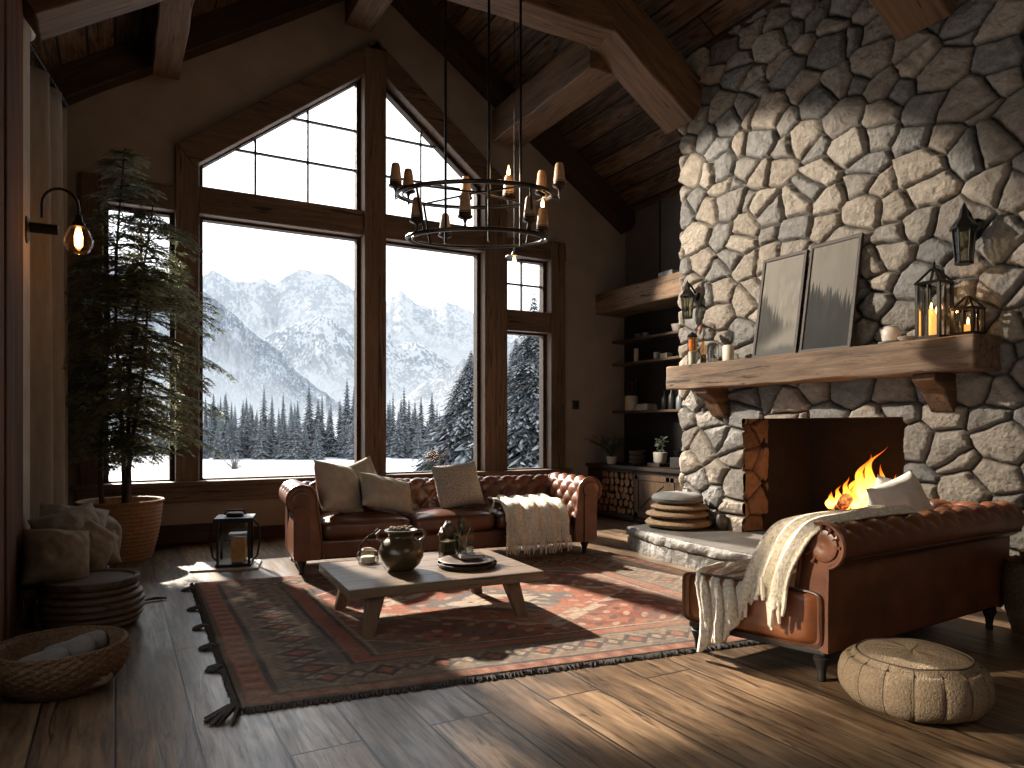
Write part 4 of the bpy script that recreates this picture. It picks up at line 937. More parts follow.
for k in range(2):
    a, b = d0 - (k + 1) * dw + .008, d0 - k * dw - .008; z0, z1 = .095, CZ - .105
    m = MB()
    for (p, q, r_, s) in ((a, z0, a + .07, z1), (b - .07, z0, b, z1), (a, z0, b, z0 + .07), (a, z1 - .07, b, z1)): m.box((-.022, p, q), (.012, r_, s))
    d = m.build('door', 'cabwood', cab, smooth=False, bevel=.005)
    MB().box((-.008, a + .06, z0 + .06), (.01, b - .06, z1 - .06)).build('door_panel', 'cabwood', d, smooth=False)
    m = MB(); c = (a + b) / 2
    m.tube([(-.012, b - .1, z0 + .12), (-.013, c + .06, z0 + .26), (-.012, c, z0 + .30), (-.012, a + .12, z1 - .12)], .007, 6); m.tube([(-.012, c + .06, z0 + .26), (-.012, c - .08, z0 + .22)], .005, 6)
    m.build('branch_inlay', 'gap', d); MB().sphere((-.035, a + .035 if k == 0 else b - .035, .42), .015).build('knob', 'iron', d)
# firewood in the niche
rg = random.Random(12); row = 0; z = .09; proto = None; cnt = 0
while z < CZ - .16:
    y = n0 + .055 + (row % 2) * .05
    while y < n1 - .04:
        r = rg.uniform(.046, .058)
        t = thing('firewood_log', 'split firewood log with a pale cut end stacked in the cabinet niche', 'log', (6.12 + .03 + rg.uniform(0, .04), 7.45 + y, z + r * .96), group='firewood in the cabinet niche')
        m = MB(); cut = rg.random() < .6; ph = rg.uniform(0, 6.28); seg = 12
        ring = []
        for k in range(seg):
            a = 2 * PI * k / seg; rr = r * (1 + .1 * rg.uniform(-1, 1))
            if cut: rr = min(rr, r * .55 / max(.3, math.cos(a - ph)) if math.cos(a - ph) > .3 else rr)
            ring.append((rr * math.cos(a), rr * math.sin(a)))
        m.prism(ring, 'x', .0, .42); m.build('bark', 'logbark', t, smooth=False)
        MB().add([(-.002, p[0] * .9, p[1] * .9) for p in ring], [tuple(range(seg))]).build('cut_end', 'logcut', t, smooth=False)
        y += r * 2.02 + .006; cnt += 1
    z += .098; row += 1

def leafy(name, label, cat, loc, potprof, potmat, nst, hgt, spread, leaf, lmat, seed, group=None, lean=(0, 0)):
    t = thing(name, label, cat, loc, group=group); MB().lathe(potprof, 24).build('pot', potmat, t); top = max(p[1] for p in potprof)
    rg = random.Random(seed); st = MB(); lf = MB()
    for k in range(nst):
        a = rg.uniform(0, 6.28); L = hgt * rg.uniform(.55, 1); sp = spread * rg.uniform(.3, 1)
        pts = [Vector((0, 0, top * .7))]
        for i in range(1, 8):
            q = i / 7; pts.append(Vector((math.cos(a) * sp * q ** 1.4 + lean[0] * q, math.sin(a) * sp * q ** 1.4 + lean[1] * q, top + L * q - spread * .25 * q * q)))
        st.tube(pts, .003, 5)
        for i in range(1, 8):
            for s in range(3):
                d = Vector((rg.gauss(0, 1), rg.gauss(0, 1), rg.gauss(.3, .7))).normalized(); l = leaf * rg.uniform(.6, 1.2); b = pts[i].lerp(pts[i - 1], rg.random()); sd = d.orthogonal().normalized() * l * .28
                lf.add([b, b + d * l * .5 + sd, b + d * l, b + d * l * .5 - sd], [(0, 1, 2, 3)])
    st.build('stem', 'bark', t); lf.build('foliage', lmat, t, smooth=False); return t
leafy('leafy_plant', 'bushy grey-green plant in a small white pot on cabinet end', 'plant', (6.20, 8.25, CZ), [(.05, 0), (.065, .02), (.075, .10), (.07, .11), (.06, .10)], 'ceramic_white', 22, .42, .34, .055, 'leafgrey', 4, lean=(-.05, .06))
leafy('potted_plant', 'small potted plant with thin leaves in a pale pot on cabinet', 'plant', (6.38, 7.42, CZ + .05), [(.07, 0), (.085, .02), (.095, .14), (.088, .145), (.08, .13)], 'ceramic_white', 7, .28, .12, .06, 'leafgrey', 9)
tag(MB().box((-.12, -.12, 0), (.12, .12, .05)).build('wooden_block', 'cabdark', loc=(6.38, 7.42, CZ), smooth=False, bevel=.004), 'dark wooden block under the small potted plant', 'block')
for i in range(3):
    lat('stacked_bowl', 'ceramic_brown', [(.05, 0), (.10, .03), (.115, .075), (.108, .078), (.06, .04), (.01, .03)], (6.32, 7.83, CZ + i * .062), ['brown bowl at the bottom of the stack on the cabinet', 'brown bowl in the middle of the stack on the cabinet', 'brown bowl on top of the stack on the cabinet'][i], 'bowl', 'bowls stacked on the cabinet')
t = thing('coffee_grinder', 'dark iron hand grinder with crank on the cabinet', 'grinder', (6.36, 7.02, CZ)); MB().box((-.09, -.09, 0), (.09, .09, .14)).build('body', 'ceramic_dark', t, smooth=False, bevel=.01); MB().lathe([(.03, .14), (.075, .20), (.08, .22), (.03, .22)], 18).build('hopper', 'iron', t)
m = MB(); m.tube([(0, 0, .22), (0, 0, .26), (0, -.09, .27), (0, -.09, .31)], .008, 6); m.build('crank', 'iron', t)
for i, (y, x, h, lab) in enumerate([(6.82, 6.34, .30, 'tall dark teal bottle on the cabinet beside the grinder'), (6.70, 6.36, .34, 'tall dark teal bottle on the cabinet nearest the stone')]):
    t = thing('teal_bottle', lab, 'bottle', (x, y, CZ), group='teal bottles on the cabinet')
    MB().lathe([(.05, 0), (.055, .01), (.055, h * .7), (.03, h * .82), (.02, h * .86), (.02, h)], 20, rfun=lambda r, z, a, i: r * (1 + .04 * math.cos(a * 10))).build('body', 'teal', t); MB().lathe([(.022, h), (.024, h + .03), (.01, h + .035)], 12).build('cap', 'iron', t)
# shelf 3 (z 1.54)
S3, S2, S1 = 1.54, 2.25, 2.59; GA = 'things on the alcove shelves'
lat('cream_canister', 'ceramic_white', [(.09, 0), (.098, .01), (.098, .21), (.092, .22), (.085, .215), (.08, .05)], (6.66, 8.38, S3), 'tall cream canister holding utensils on the lowest thin shelf', 'canister', GA)
m = MB()
for k in range(6): a = k * 1.05; m.tube([(.03 * math.cos(a), .03 * math.sin(a), .04), (.07 * math.cos(a), .07 * math.sin(a), .36 + .03 * (k % 3))], .007, 6); m.sphere((.072 * math.cos(a), .072 * math.sin(a), .38 + .03 * (k % 3)), .022, 8, 6, (1, .4, 1.5))
tag(m.build('wooden_utensils', 'cabdark', loc=(6.66, 8.38, S3 + .0)), 'dark wooden utensils standing in the cream canister', 'utensils', GA)
for i in range(2):
    t = thing('flat_book', ['pale book lying on top of another on the lowest thin shelf', 'pale book lying flat under another on the lowest thin shelf'][1 - i], 'book', (6.66, 8.07 - .02 * i, S3 + i * .045), group=GA)
    MB().box((-.08, -.14 + .02 * i, 0), (.08, .14 - .02 * i, .045)).build('cover', 'whitebox', t, smooth=False, bevel=.003); MB().box((-.082, -.13 + .02 * i, .006), (-.07, .13 - .02 * i, .039)).build('pages', 'paper', t, smooth=False)
tag(MB().box((-.05, -.06, 0), (.05, .06, .07)).build('small_box', 'mantelwood', loc=(6.66, 7.81, S3), smooth=False, bevel=.004), 'small tan box beside the flat books on the alcove shelf', 'box', GA)
for y, h, mt, lab in ((7.66, .26, 'ceramic_dark', 'dark bottle next to the small tan box on the shelf'), (7.52, .30, 'ceramic_dark', 'tall dark bottle between two others on the lowest thin shelf'), (7.36, .25, 'bluegrey', 'grey flask near the stone on the lowest thin shelf')):
    lat('shelf_bottle', mt, [(.045, 0), (.05, .01), (.05, h * .6), (.02, h * .78), (.018, h), (.022, h + .01), (.01, h + .012)], (6.67, y, S3), lab, 'bottle', GA, 18)
lat('white_candle', 'wax', [(.035, 0), (.035, .19), (.028, .195), (.004, .19)], (6.67, 8.28, S2), 'slim white candle on the middle thin shelf', 'candle', GA, 16)
lat('white_cup', 'ceramic_white', [(.03, 0), (.04, .01), (.042, .10), (.037, .10), (.034, .02)], (6.66, 7.82, S2), 'small white cup on the middle thin shelf', 'cup', GA, 18)
tag(MB().box((-.05, -.07, 0), (.05, .07, .07)).build('small_box', 'paper', loc=(6.66, 7.62, S2), smooth=False, bevel=.004), 'small beige box beside the white cup on middle shelf', 'box', GA)
lat('white_bowl', 'ceramic_white', [(.05, 0), (.07, .01), (.095, .10), (.088, .10), (.06, .02), (.01, .018)], (6.66, 7.38, S1), 'white bowl on the topmost thin shelf near the stone', 'bowl', GA)
for y, r, lab in ((8.22, .045, 'small grey dish on the topmost thin shelf, farther from the bowl'), (8.05, .05, 'small grey dish on the topmost thin shelf, nearer the bowl')):
    lat('small_dish', 'bluegrey', [(.03, 0), (r, .03), (r + .008, .06), (r, .06), (.02, .03)], (6.66, y, S1), lab, 'dish', GA, 18)
tag(MB().box((-.06, -.14, 0), (.06, .14, .09)).build('white_box', 'whitebox', loc=(6.40, 7.28, 3.268), smooth=False, bevel=.012), 'white box sitting on the thick timber alcove shelf', 'box')
# wall switch
t = thing('light_switch', 'black wall switch plate beside the narrow window', 'switch', (5.90, BW - .012, 1.56)); MB().box((-.055, -.01, 0), (.055, .012, .13)).build('plate', 'gap', t, smooth=False, bevel=.004); MB().box((-.012, -.025, .045), (.012, -.01, .085)).build('toggle', 'iron', t, smooth=False)

# ================================================================== CHESTERFIELD
def tuft(u, v, p, q, amp):
    a = u / p + v / q; b = u / p - v / q
    return amp * (abs(math.sin(PI * a)) * abs(math.sin(PI * b))) ** .42 - amp * .75
def extrude_profile(prof, L, nrm, tufts, axis_fn, nu, p=.17, q=.17, amp=.034, sag=.0):
    """prof: list of (a,z), tufts: weight per profile point; axis_fn(u, a, z) -> point"""
    arc = [0]
    for i in range(1, len(prof)): arc.append(arc[-1] + math.hypot(prof[i][0] - prof[i - 1][0], prof[i][1] - prof[i - 1][1]))
    n = len(prof); vs = []
    for i in range(nu):
        u = L * i / (nu - 1); ed = min(1, min(u, L - u) / .05)
        for j in range(n):
            h = tuft(u, arc[j], p, q, amp) * tufts[j] * ed
            vs.append(axis_fn(u, prof[j][0] + nrm[j][0] * h, prof[j][1] + nrm[j][1] * h))
    fs = [(i * n + j, (i + 1) * n + j, (i + 1) * n + (j + 1) % n, i * n + (j + 1) % n) for i in range(nu - 1) for j in range(n)]
    fs.append(tuple(range(n))); fs.append(tuple((nu - 1) * n + j for j in range(n - 1, -1, -1)))
    return MB().add(vs, fs)
def roll_profile(inner, zin, zc, rc, cx, outer, zbot, top_lean=.03, nin=22, nroll=40):
    """inner face going up, over an outward scroll, down the outer face. returns pts, normals, tuft weights. a grows outward"""
    pts = []; w_ = []
    ax = cx - rc
    for i in range(nin):
        t = i / (nin - 1); pts.append((inner + (ax - inner) * t, zin + (zc - zin) * t)); w_.append(min(1, t * 5))
    for i in range(1, nroll):
        th = PI - (PI + R(75)) * i / (nroll - 1); pts.append((cx + rc * math.cos(th), zc + rc * math.sin(th))); t = i / (nroll - 1); w_.append(1 if t < .55 else max(0, 1 - (t - .55) / .12))
    last = pts[-1]
    for i in range(1, 8):
        t = i / 7; pts.append((last[0] + (outer - last[0]) * min(1, t * 2.2), last[1] + (zbot - last[1]) * t)); w_.append(0)
    pts.append((inner, zbot)); w_.append(0)
    n = len(pts); nr = []
    for i in range(n):
        a = pts[max(i - 1, 0)]; b = pts[min(i + 1, n - 1)]; d = Vector((b[0] - a[0], b[1] - a[1])); d = d.normalized() if d.length > 0 else Vector((1, 0)); nr.append((-d.y, d.x))
    return pts, nr, w_
def turned_leg(h, r=.032): return [(r * .55, 0), (r * .7, .01), (r * .6, .03), (r * .75, h * .5), (r * 1.15, h * .75), (r * 1.25, h * .86), (r, h * .9), (r * 1.2, h)]

sofa = thing('chesterfield_sofa', 'long brown leather tufted sofa under the big window', 'sofa', (1.27, 6.30, 0), R(-6.5))
SL, SD = 3.10, .95
MB().box((.10, .05, .13), (SL - .10, SD - .08, .30)).build('base', 'leather', sofa, smooth=False, bevel=.025, bseg=3)
MB().tube([(.1, .045, .145), (SL - .1, .045, .145)], .010, 6).build('piping', 'leatherdark', sofa)
aw = .30
cwid = (SL - 2 * aw) / 3
for k in range(3):
    c = MB().cushion((aw + cwid * (k + .5), .36, .385), cwid - .012, .70, .20, n=5, crown=.18, e2=.5, wob=.008, seed=k); c.build('seat_cushion', 'leather', sofa)
pr = roll_profile(SD - .30, .36, .655, .115, SD - .13, SD - .05, .14)
extrude_profile(*[pr[0], SL - .16, pr[1], pr[2]], lambda u, a, z: (.08 + u, a, z), 190, p=.20, q=.22, amp=.042).build('backrest', 'leather', sofa, ang=70)
# arms
for s in (0, 1):
    pr = roll_profile(0, .36, .665, .125, .16, .22, .14)
    fn = (lambda u, a, z: (aw - a * 1.0 - .0, u, z)) if s == 0 else (lambda u, a, z: (SL - aw + a, u, z))
    arm = extrude_profile(pr[0], SD - .12, pr[1], pr[2], fn, 60, p=.19, q=.2, amp=.036).build('armrest', 'leather_tan' if s == 0 else 'leather', sofa, ang=70)  # left arm's lit look put into its colour: paler leather than the other arm
    cxx = aw - .16 if s == 0 else SL - aw + .16
    prf = [q for q in pr[0]]
    # scroll facing
    ctr = [(aw - a if s == 0 else SL - aw + a, z) for a, z in prf]; m = MB()
    m.tube([(x, -.004, z) for x, z in ctr[:-8]], .011, 6); m.tube([(x + (.03 if s == 0 else -.03), -.006, .15) for x, z in [ctr[0]]] + [(x, -.006, z) for x, z in ctr[:3]], .008, 6)
    m.lathe([(.085, 0), (.08, .012), (.05, .02), (.02, .014), (.004, .016)], 24, T(cxx, -.0, .665) @ Matrix.Rotation(PI / 2, 4, 'X'))
    m.box((cxx - .07, -.018, .15), (cxx + .07, .004, .60)); m.build('scroll_panel', 'leather', arm, ang=50)
for (x, y) in ((.15, .10), (SL - .15, .10), (.15, SD - .12), (SL - .15, SD - .12)): MB().lathe(turned_leg(.14, .035), 14, T(x, y, 0)).build('leg', 'gap', sofa)

def place_pillow(name, mt, label, loc, rot, w_, h, t, seed, group, parent=None, wr=.014):
    return tag(MB().pillow(w_, h, t, seed=seed, wr=wr).build(name, mt, loc=loc, rot=rot, ang=60), label, 'pillow', group)
GP = 'scatter pillows on the brown sofa'
SM = sofa.matrix_basis.copy() if False else (Matrix.Translation((1.27, 6.30, 0)) @ Matrix.Rotation(R(-6.5), 4, 'Z'))
def son(x, y, z): return tuple(SM @ Vector((x, y, z)))
place_pillow('scatter_pillow', 'linen', 'large beige linen pillow leaning on the sofa arm nearest the lantern', son(.52, .40, .725), (R(-24), R(11), R(30)), .54, .50, .20, 1, GP)
place_pillow('scatter_pillow', 'linen', 'beige pillow peeking out behind the two front linen pillows', son(.74, .58, .735), (R(-14), R(-20), R(4)), .44, .46, .15, 2, GP)
place_pillow('scatter_pillow', 'linen', 'smaller pale linen pillow tilted forward on the sofa seat', son(.96, .36, .665), (R(-34), R(14), R(10)), .56, .36, .17, 3, GP)
place_pillow('scatter_pillow', 'boucle', 'square textured oatmeal pillow in the middle of the sofa', son(1.70, .44, .715), (R(-20), R(-5), R(2)), .50, .46, .17, 4, GP)

# throw draped over the sofa seat
def strip(mb, path, wdir, wid, nu=60, nv=34, folds=5, amp=.02, seed=0, taper=None, cut=None):
    P = [Vector(p) for p in path]; D = [0]
    for i in range(1, len(P)): D.append(D[-1] + (P[i] - P[i - 1]).length)
    def at(t):
        s = t * D[-1]
        for i in range(1, len(P)):
            if s <= D[i] + 1e-9:
                q = (s - D[i - 1]) / max(1e-9, D[i] - D[i - 1])
                p0 = P[max(i - 2, 0)]; p1 = P[i - 1]; p2 = P[i]; p3 = P[min(i + 1, len(P) - 1)]
                return .5 * ((2 * p1) + (-p0 + p2) * q + (2 * p0 - 5 * p1 + 4 * p2 - p3) * q * q + (-p0 + 3 * p1 - 3 * p2 + p3) * q ** 3)
        return P[-1]
    wd = Vector(wdir).normalized()
    def f(u, v):
        if cut: u = u * cut(v)
        c = at(u); tn = (at(min(1, u + .01)) - at(max(0, u - .01))).normalized(); nn = tn.cross(wd).normalized()
        if nn.length == 0: nn = Vector((0, 0, 1))
        w2 = wid * (taper(u) if taper else 1); s = v - .5 + .012 * mnoise.noise(Vector((u * 30, v * 4, seed)))
        k = mnoise.noise(Vector((u * 2.2, seed, v * .6)))
        h = amp * (math.sin(v * folds * 2 * PI + k * 3 + seed) + .5 * math.sin(v * folds * 4.3 * PI + u * 3 + seed * 2)) + amp * .7 * mnoise.noise(Vector((u * 5, v * 6, seed)))
        return tuple(c + wd * (s * w2 + .02 * mnoise.noise(Vector((u * 4, 3 + seed, v * 2)))) + nn * (h + amp * 1.3))
    mb.grid(f, nu, nv); return f
def solidify(o, t=.012): m = o.modifiers.new('s', 'SOLIDIFY'); m.thickness = t; m.offset = 0; return o
th = thing('knitted_throw', 'cream knitted throw with long fringe draped over the sofa seat', 'throw', son(2.35, .20, .48), R(-6.5))
m = MB(); path = [(0, .34, .06), (0, .10, .045), (0, -.10, .035), (0, -.20, -.01), (0, -.235, -.10), (0, -.245, -.22), (0, -.25, -.30)]
f1 = strip(m, path, (1, 0, .0), .62, folds=4, amp=.020, seed=2, taper=lambda u: .95 + .15 * u)
solidify(m.build('blanket', 'throw', th), .016)
m = MB(); rg = random.Random(4)
for k in range(70):
    p = Vector(f1(1, k / 69)); q = p + Vector((rg.uniform(-.02, .02), rg.uniform(-.02, .01), -rg.uniform(.06, .12))); m.tube([p + Vector((0, 0, .05)), p.lerp(q, .5) + Vector((rg.uniform(-.01, .01), -.008, 0)), q], [.006, .006, .003], 5)
for k in range(150):
    u = rg.uniform(.45, .97); p = Vector(f1(u, rg.random())) + Vector((0, -.012, 0)); q = p + Vector((rg.uniform(-.02, .02), -.012, -rg.uniform(.05, .10))); m.tube([p, p.lerp(q, .5) + Vector((0, -.01, 0)), q], [.006, .006, .003], 4)
m.tube([Vector(f1(.2, 0)) + Vector((.02, 0, .01)), (-.36, .02, .03), (-.42, -.05, -.03), (-.43, -.06, -.10)], .012, 6)
m.build('fringe', 'throwfringe', th)

# ================================================================== COFFEE TABLE
tb = thing('coffee_table', 'low square oak coffee table with splayed legs on the rug', 'table', (1.90, 4.62, .012), R(-3.2))
TZ = .318; tw, td = 1.32, .94
o = MB().box((-tw / 2, -td / 2, TZ - .062), (tw / 2, td / 2, TZ)).build('tabletop', 'tablewood', tb, smooth=False, bevel=.008)
m = MB()
for k in (1, 2, 3): y = -td / 2 + td * k / 4; m.box((-tw / 2 + .004, y - .0015, TZ - .004), (tw / 2 - .004, y + .0015, TZ + .0006))
m.build('board_joint', 'gap', o, smooth=False)
for sx in (-1, 1):
    for sy in (-1, 1):
        a = Vector((sx * (tw / 2 - .20), sy * (td / 2 - .14), TZ - .055)); b = Vector((sx * (tw / 2 - .13), sy * (td / 2 - .08), 0)); m = MB()
        vs = []
        for c, w2 in ((a, .055), (b, .036)):
            for (dx, dy) in ((-1, -1), (1, -1), (1, 1), (-1, 1)): vs.append((c.x + dx * w2, c.y + dy * w2 * .8, c.z))
        m.add(vs, [(3, 2, 1, 0), (4, 5, 6, 7), (0, 1, 5, 4), (1, 2, 6, 5), (2, 3, 7, 6), (3, 0, 4, 7)]); m.build('leg', 'legwood', tb, smooth=False, bevel=.006)
TT = .330
def onz(px, py, z):
    d = world_dir(px, py); t = (z - 1.3) / d[2]; return (d[0] * t, d[1] * t, z)
GT = 'things on the coffee table'
urn = thing('bronze_urn', 'round olive-bronze urn with small handles on the coffee table', 'urn', (1.70, 4.62, TT), group=GT)
MB().lathe([(.06, 0), (.085, .005), (.125, .04), (.150, .095), (.152, .135), (.135, .18), (.10, .212), (.085, .225), (.088, .245), (.108, .262), (.112, .272), (.104, .276), (.08, .262), (.07, .22)], 40).build('body', 'urn', urn, ang=60)
for s in (-1, 1):
    d = Vector((.93 * s, -.35 * s, 0)); MB().tube([d * .095 + Vector((0, 0, .262)), d * .14 + Vector((0, 0, .268)), d * .165 + Vector((0, 0, .245)), d * .155 + Vector((0, 0, .215)), d * .125 + Vector((0, 0, .195))], .010, 8).build('handle', 'urn', urn)
m = MB(); rg = random.Random(8)
for k in range(36): a = rg.uniform(0, 6.28); r = rg.uniform(0, .085); m.sphere((r * math.cos(a), r * math.sin(a), .272 + rg.uniform(0, .016)), rg.uniform(.012, .02), 8, 6, (1, 1, .7), .3, k)
m.build('dried_moss', 'linen_olive', urn)
cl = thing('glass_cloche', 'small clear glass jar with a candle and wire handle on the table', 'jar', (*onz(368, 563, TT)[:2], TT), group=GT)
MB().lathe([(.055, 0), (.072, .006), (.082, .04), (.078, .075), (.05, .10), (.035, .108), (.035, .116)], 28, cap=False).build('glass', 'jarglass', cl); MB().lathe([(.05, .004), (.05, .045), (.044, .05), (.004, .048)], 20).build('candle', 'wax', cl)
m = MB(); m.tube([(-.06, 0, .06), (-.055, 0, .13), (-.02, 0, .165), (.0, 0, .19), (.05, .01, .21), (.09, .015, .24)], .006, 7); m.tube([(.04, 0, .10), (.0, 0, .15), (-.02, 0, .165)], .004, 6); m.build('wire_handle', 'iron', cl)
tx, ty = onz(467, 566, TT)[:2]
tr_ = thing('round_tray', 'flat dark wooden tray with raised rim on the coffee table', 'tray', (tx, ty, TT), group=GT)
MB().lathe([(.18, 0), (.20, .006), (.212, .03), (.205, .032), (.195, .016), (.01, .014)], 48).build('dish', 'cabdark', tr_)
lat('plate', 'ceramic_brown', [(.12, 0), (.18, .008), (.196, .022), (.19, .026), (.12, .014), (.01, .012)], (tx, ty, TT + .026), 'flat stoneware plate lying in the dark tray', 'plate', GT, 44)
bk = thing('notebook', 'small dark notebook on the stoneware plate', 'book', (tx + .04, ty + .02, TT + .054), R(-12), GT)
MB().box((-.085, -.06, 0), (.085, .06, .026)).build('cover', 'leatherdark', bk, smooth=False, bevel=.004); MB().box((-.082, -.062, .005), (.082, .055, .021)).build('pages', 'paper', bk, smooth=False)
gx, gy = onz(447, 559, TT)[:2]
gc = thing('olive_glass', 'square smoked green glass holding dark dried seed heads', 'glass', (gx, gy, TT), group=GT)
MB().box((-.05, -.05, 0), (.05, .05, .165)).build('glass', 'smokeglass', gc, smooth=False, bevel=.008); m = MB()
m.box((-.042, -.042, .006), (.042, .042, .13)); m.build('contents', 'linen_olive', gc, smooth=False)
m = MB()
for (x, y, z, r) in ((-.03, 0, .19, .035), (.03, .01, .20, .04), (0, -.02, .225, .04), (.02, .02, .245, .03)): m.sphere((x, y, z), r, 12, 8, (1, 1, 1.2), .5, x * 90)
m.build('seed_head', 'ceramic_brown', gc)
gx2, gy2 = onz(462, 559, TT)[:2]
gv = thing('clear_vase', 'clear square glass vase with green stems on the table', 'vase', (gx2 + .03, gy2 + .06, TT), group=GT)
m = MB(); s_ = .06
m.box((-s_, -s_, 0), (s_, s_, .006))
for q in (-1, 1): m.box((-s_, q * s_ - .002, 0), (s_, q * s_ + .002, .17)); m.box((q * s_ - .002, -s_, 0), (q * s_ + .002, s_, .17))
m.build('glass', 'jarglass', gv, smooth=False)
m = MB(); l = MB(); rg = random.Random(6)
for k in range(9):
    a = rg.uniform(-.9, .9); b = Vector((rg.uniform(-.03, .03), rg.uniform(-.03, .03), .02)); e = b + Vector((math.sin(a) * .10, rg.uniform(-.04, .04), .22 + .08 * rg.random())); m.tube([b, b.lerp(e, .5) + Vector((-.01, 0, .01)), e], [.005, .005, .002], 6)
    for i in range(5):
        p = b.lerp(e, .5 + .1 * i); d = (Vector((math.sin(a) + rg.gauss(0, .5), rg.gauss(0, .5), .9))).normalized(); sd = d.orthogonal().normalized() * .010; l.add([p, p + d * .03 + sd, p + d * .075, p + d * .03 - sd], [(0, 1, 2, 3)])
m.build('stem', 'leafgrey', gv); l.build('foliage', 'leafgrey', gv, smooth=False)

# ================================================================== RUG
NL, FLc, FR, NR = Vector((.50, 3.46)), Vector((.56, 6.43)), Vector((4.46, 5.97)), Vector((4.46, 2.92))
nu, nv = 460, 340
a = np.linspace(0, 1, nu); b = np.linspace(0, 1, nv); A, B = np.meshgrid(a, b, indexing='ij')
bil = lambda k: (NL[k] * (1 - A) * (1 - B) + NR[k] * A * (1 - B) + FR[k] * A * B + FLc[k] * (1 - A) * B)
LX, LY = 3.95, 3.0; S = A * LX; Tt = B * LY
wob = .012 * (fbm(S * 3, Tt * 3, 3, 2) - .5) * 2
ds = np.minimum(S, LX - S) + wob; dt = np.minimum(Tt, LY - Tt) + wob
bd = np.minimum(ds, dt * 1.0); along = np.where(ds < dt, Tt, S)
navy = np.array([.035, .040, .055]); rust = np.array([.33, .085, .040]); tan = np.array([.26, .195, .14]); ivory = np.array([.44, .36, .27]); grey = np.array([.115, .112, .110]); red = np.array([.20, .045, .030]); blue = np.array([.085, .105, .125]); brown = np.array([.10, .06, .042])
def motif(u, v, p, r0): x = (u % p) - p / 2; return np.abs(x) / r0 + np.abs(v) / r0
C = np.tile(red, (nu, nv, 1)).astype(float)
# field: scattered flowers and vines
fl1 = np.sin(S * 26 + 3 * np.sin(Tt * 5)) * np.sin(Tt * 24 + 2.5 * np.sin(S * 6)); fl2 = np.sin(S * 11 + 1.4 * np.sin(Tt * 9)) * np.sin(Tt * 10.5 + np.sin(S * 8))
C = mixc(C, rust, sstep(.1, .5, fl2) * .8); C = mixc(C, ivory, sstep(.62, .8, fl1) * .65); C = mixc(C, navy, sstep(-.6, -.75, fl1) * .8); C = mixc(C, blue, sstep(-.5, -.8, fl2) * .55)
# stepped central medallion and corner pieces
md = np.abs(S - LX / 2) / 1.15 + np.abs(Tt - LY / 2) / .78; md = md + .05 * np.sign(np.sin(S * 16)) * np.sign(np.sin(Tt * 16))
C = mixc(C, ivory, sstep(1.02, .99, md) * .85); C = mixc(C, rust, sstep(.90, .88, md)); C = mixc(C, blue, sstep(.58, .56, md) * .9); C = mixc(C, ivory, sstep(.34, .32, md) * .9); C = mixc(C, red, sstep(.18, .16, md))
cn = (np.minimum(S, LX - S) - .85) / .8 + (np.minimum(Tt, LY - Tt) - .6) / .6
C = mixc(C, blue, sstep(.36, .33, cn) * .75); C = mixc(C, ivory, sstep(.40, .38, cn) * sstep(.33, .35, cn) * .8)
C = mixc(C, np.array([.44, .36, .27]), sstep(.55, .75, fl1) * sstep(1.0, .9, md) * .5)
# borders, from the inside out (side borders are wider than front and back)
def band(lo, hi, col, amt=1.0):
    global C
    m_ = sstep(lo - .006, lo + .006, bdn) * sstep(hi + .006, hi - .006, bdn); C = mixc(C, col, m_ * amt); return m_
wide = np.where(ds / .80 < dt / .56, ds / .80, dt / .56); bdn = wide; along = np.where(ds / .80 < dt / .56, Tt, S)
band(0, 1.0, grey)
mm = sstep(.24, .26, bdn) * sstep(.76, .74, bdn)
k1 = motif(along, (bdn - .5) * .5, .30, .13); k2 = motif(along + .15, (bdn - .5) * .5, .30, .09)
C = mixc(C, tan * .75, mm * sstep(.35, .55, fbm(S * 7, Tt * 7, 3, 44))); C = mixc(C, tan, mm * sstep(1.05, .95, k1) * .85); C = mixc(C, navy, mm * sstep(.72, .66, k1)); C = mixc(C, rust, mm * sstep(.40, .34, k1)); C = mixc(C, navy, mm * sstep(.9, .8, k2) * .8); C = mixc(C, ivory * .8, mm * sstep(.45, .4, k2) * .8)
fl3 = np.sin(along * 40 + 3 * np.sin(bdn * 20)) * np.sin(bdn * 34); C = mixc(C, blue * .8, mm * sstep(.5, .7, fl3) * .6); C = mixc(C, brown, mm * sstep(-.5, -.7, fl3) * .6)
band(.205, .245, navy); band(.76, .79, navy); band(.80, .93, rust * .85); band(.93, .965, navy); band(.965, 1.0, ivory * .7)
band(.055, .195, rust * .85); mz = sstep(.07, .08, bdn) * sstep(.19, .18, bdn); C = mixc(C, ivory * .6, mz * sstep(.5, .8, np.sin(along * 48)) * .45); C = mixc(C, navy, mz * sstep(-.6, -.9, np.sin(along * 48)) * .6)
band(0, .055, brown * .7)
wear = fbm(S * 2.2, Tt * 2.2, 5, 77); C = mixc(C, tan * 1.05, sstep(.5, .72, wear) * .42); grain = fbm(S * 60, Tt * 90, 2, 78); C = C * (.62 + .76 * grain)[..., None]
C = C * (.8 + .3 * vn(S * 3, Tt * 130, 6))[..., None]
lum = C.mean(-1, keepdims=True); C = (C * .74 + lum * .26) * np.array([1.0, .95, .90]); C = mixc(C, np.array([.17, .13, .10]), .15 + .25 * fbm(S * 9, Tt * 9, 4, 91)) * 1.28
Zr = .012 + .004 * fbm(S * 40, Tt * 40, 2, 9) + .006 * fbm(S * 2, Tt * 2, 2, 10); ed = np.minimum(np.minimum(S, LX - S), np.minimum(Tt, LY - Tt)); Zr = np.where(ed < .01, .001, Zr)
rug = thing('oriental_rug', 'large faded red and blue oriental rug under the coffee table', 'rug', (2.5, 4.6, 0))
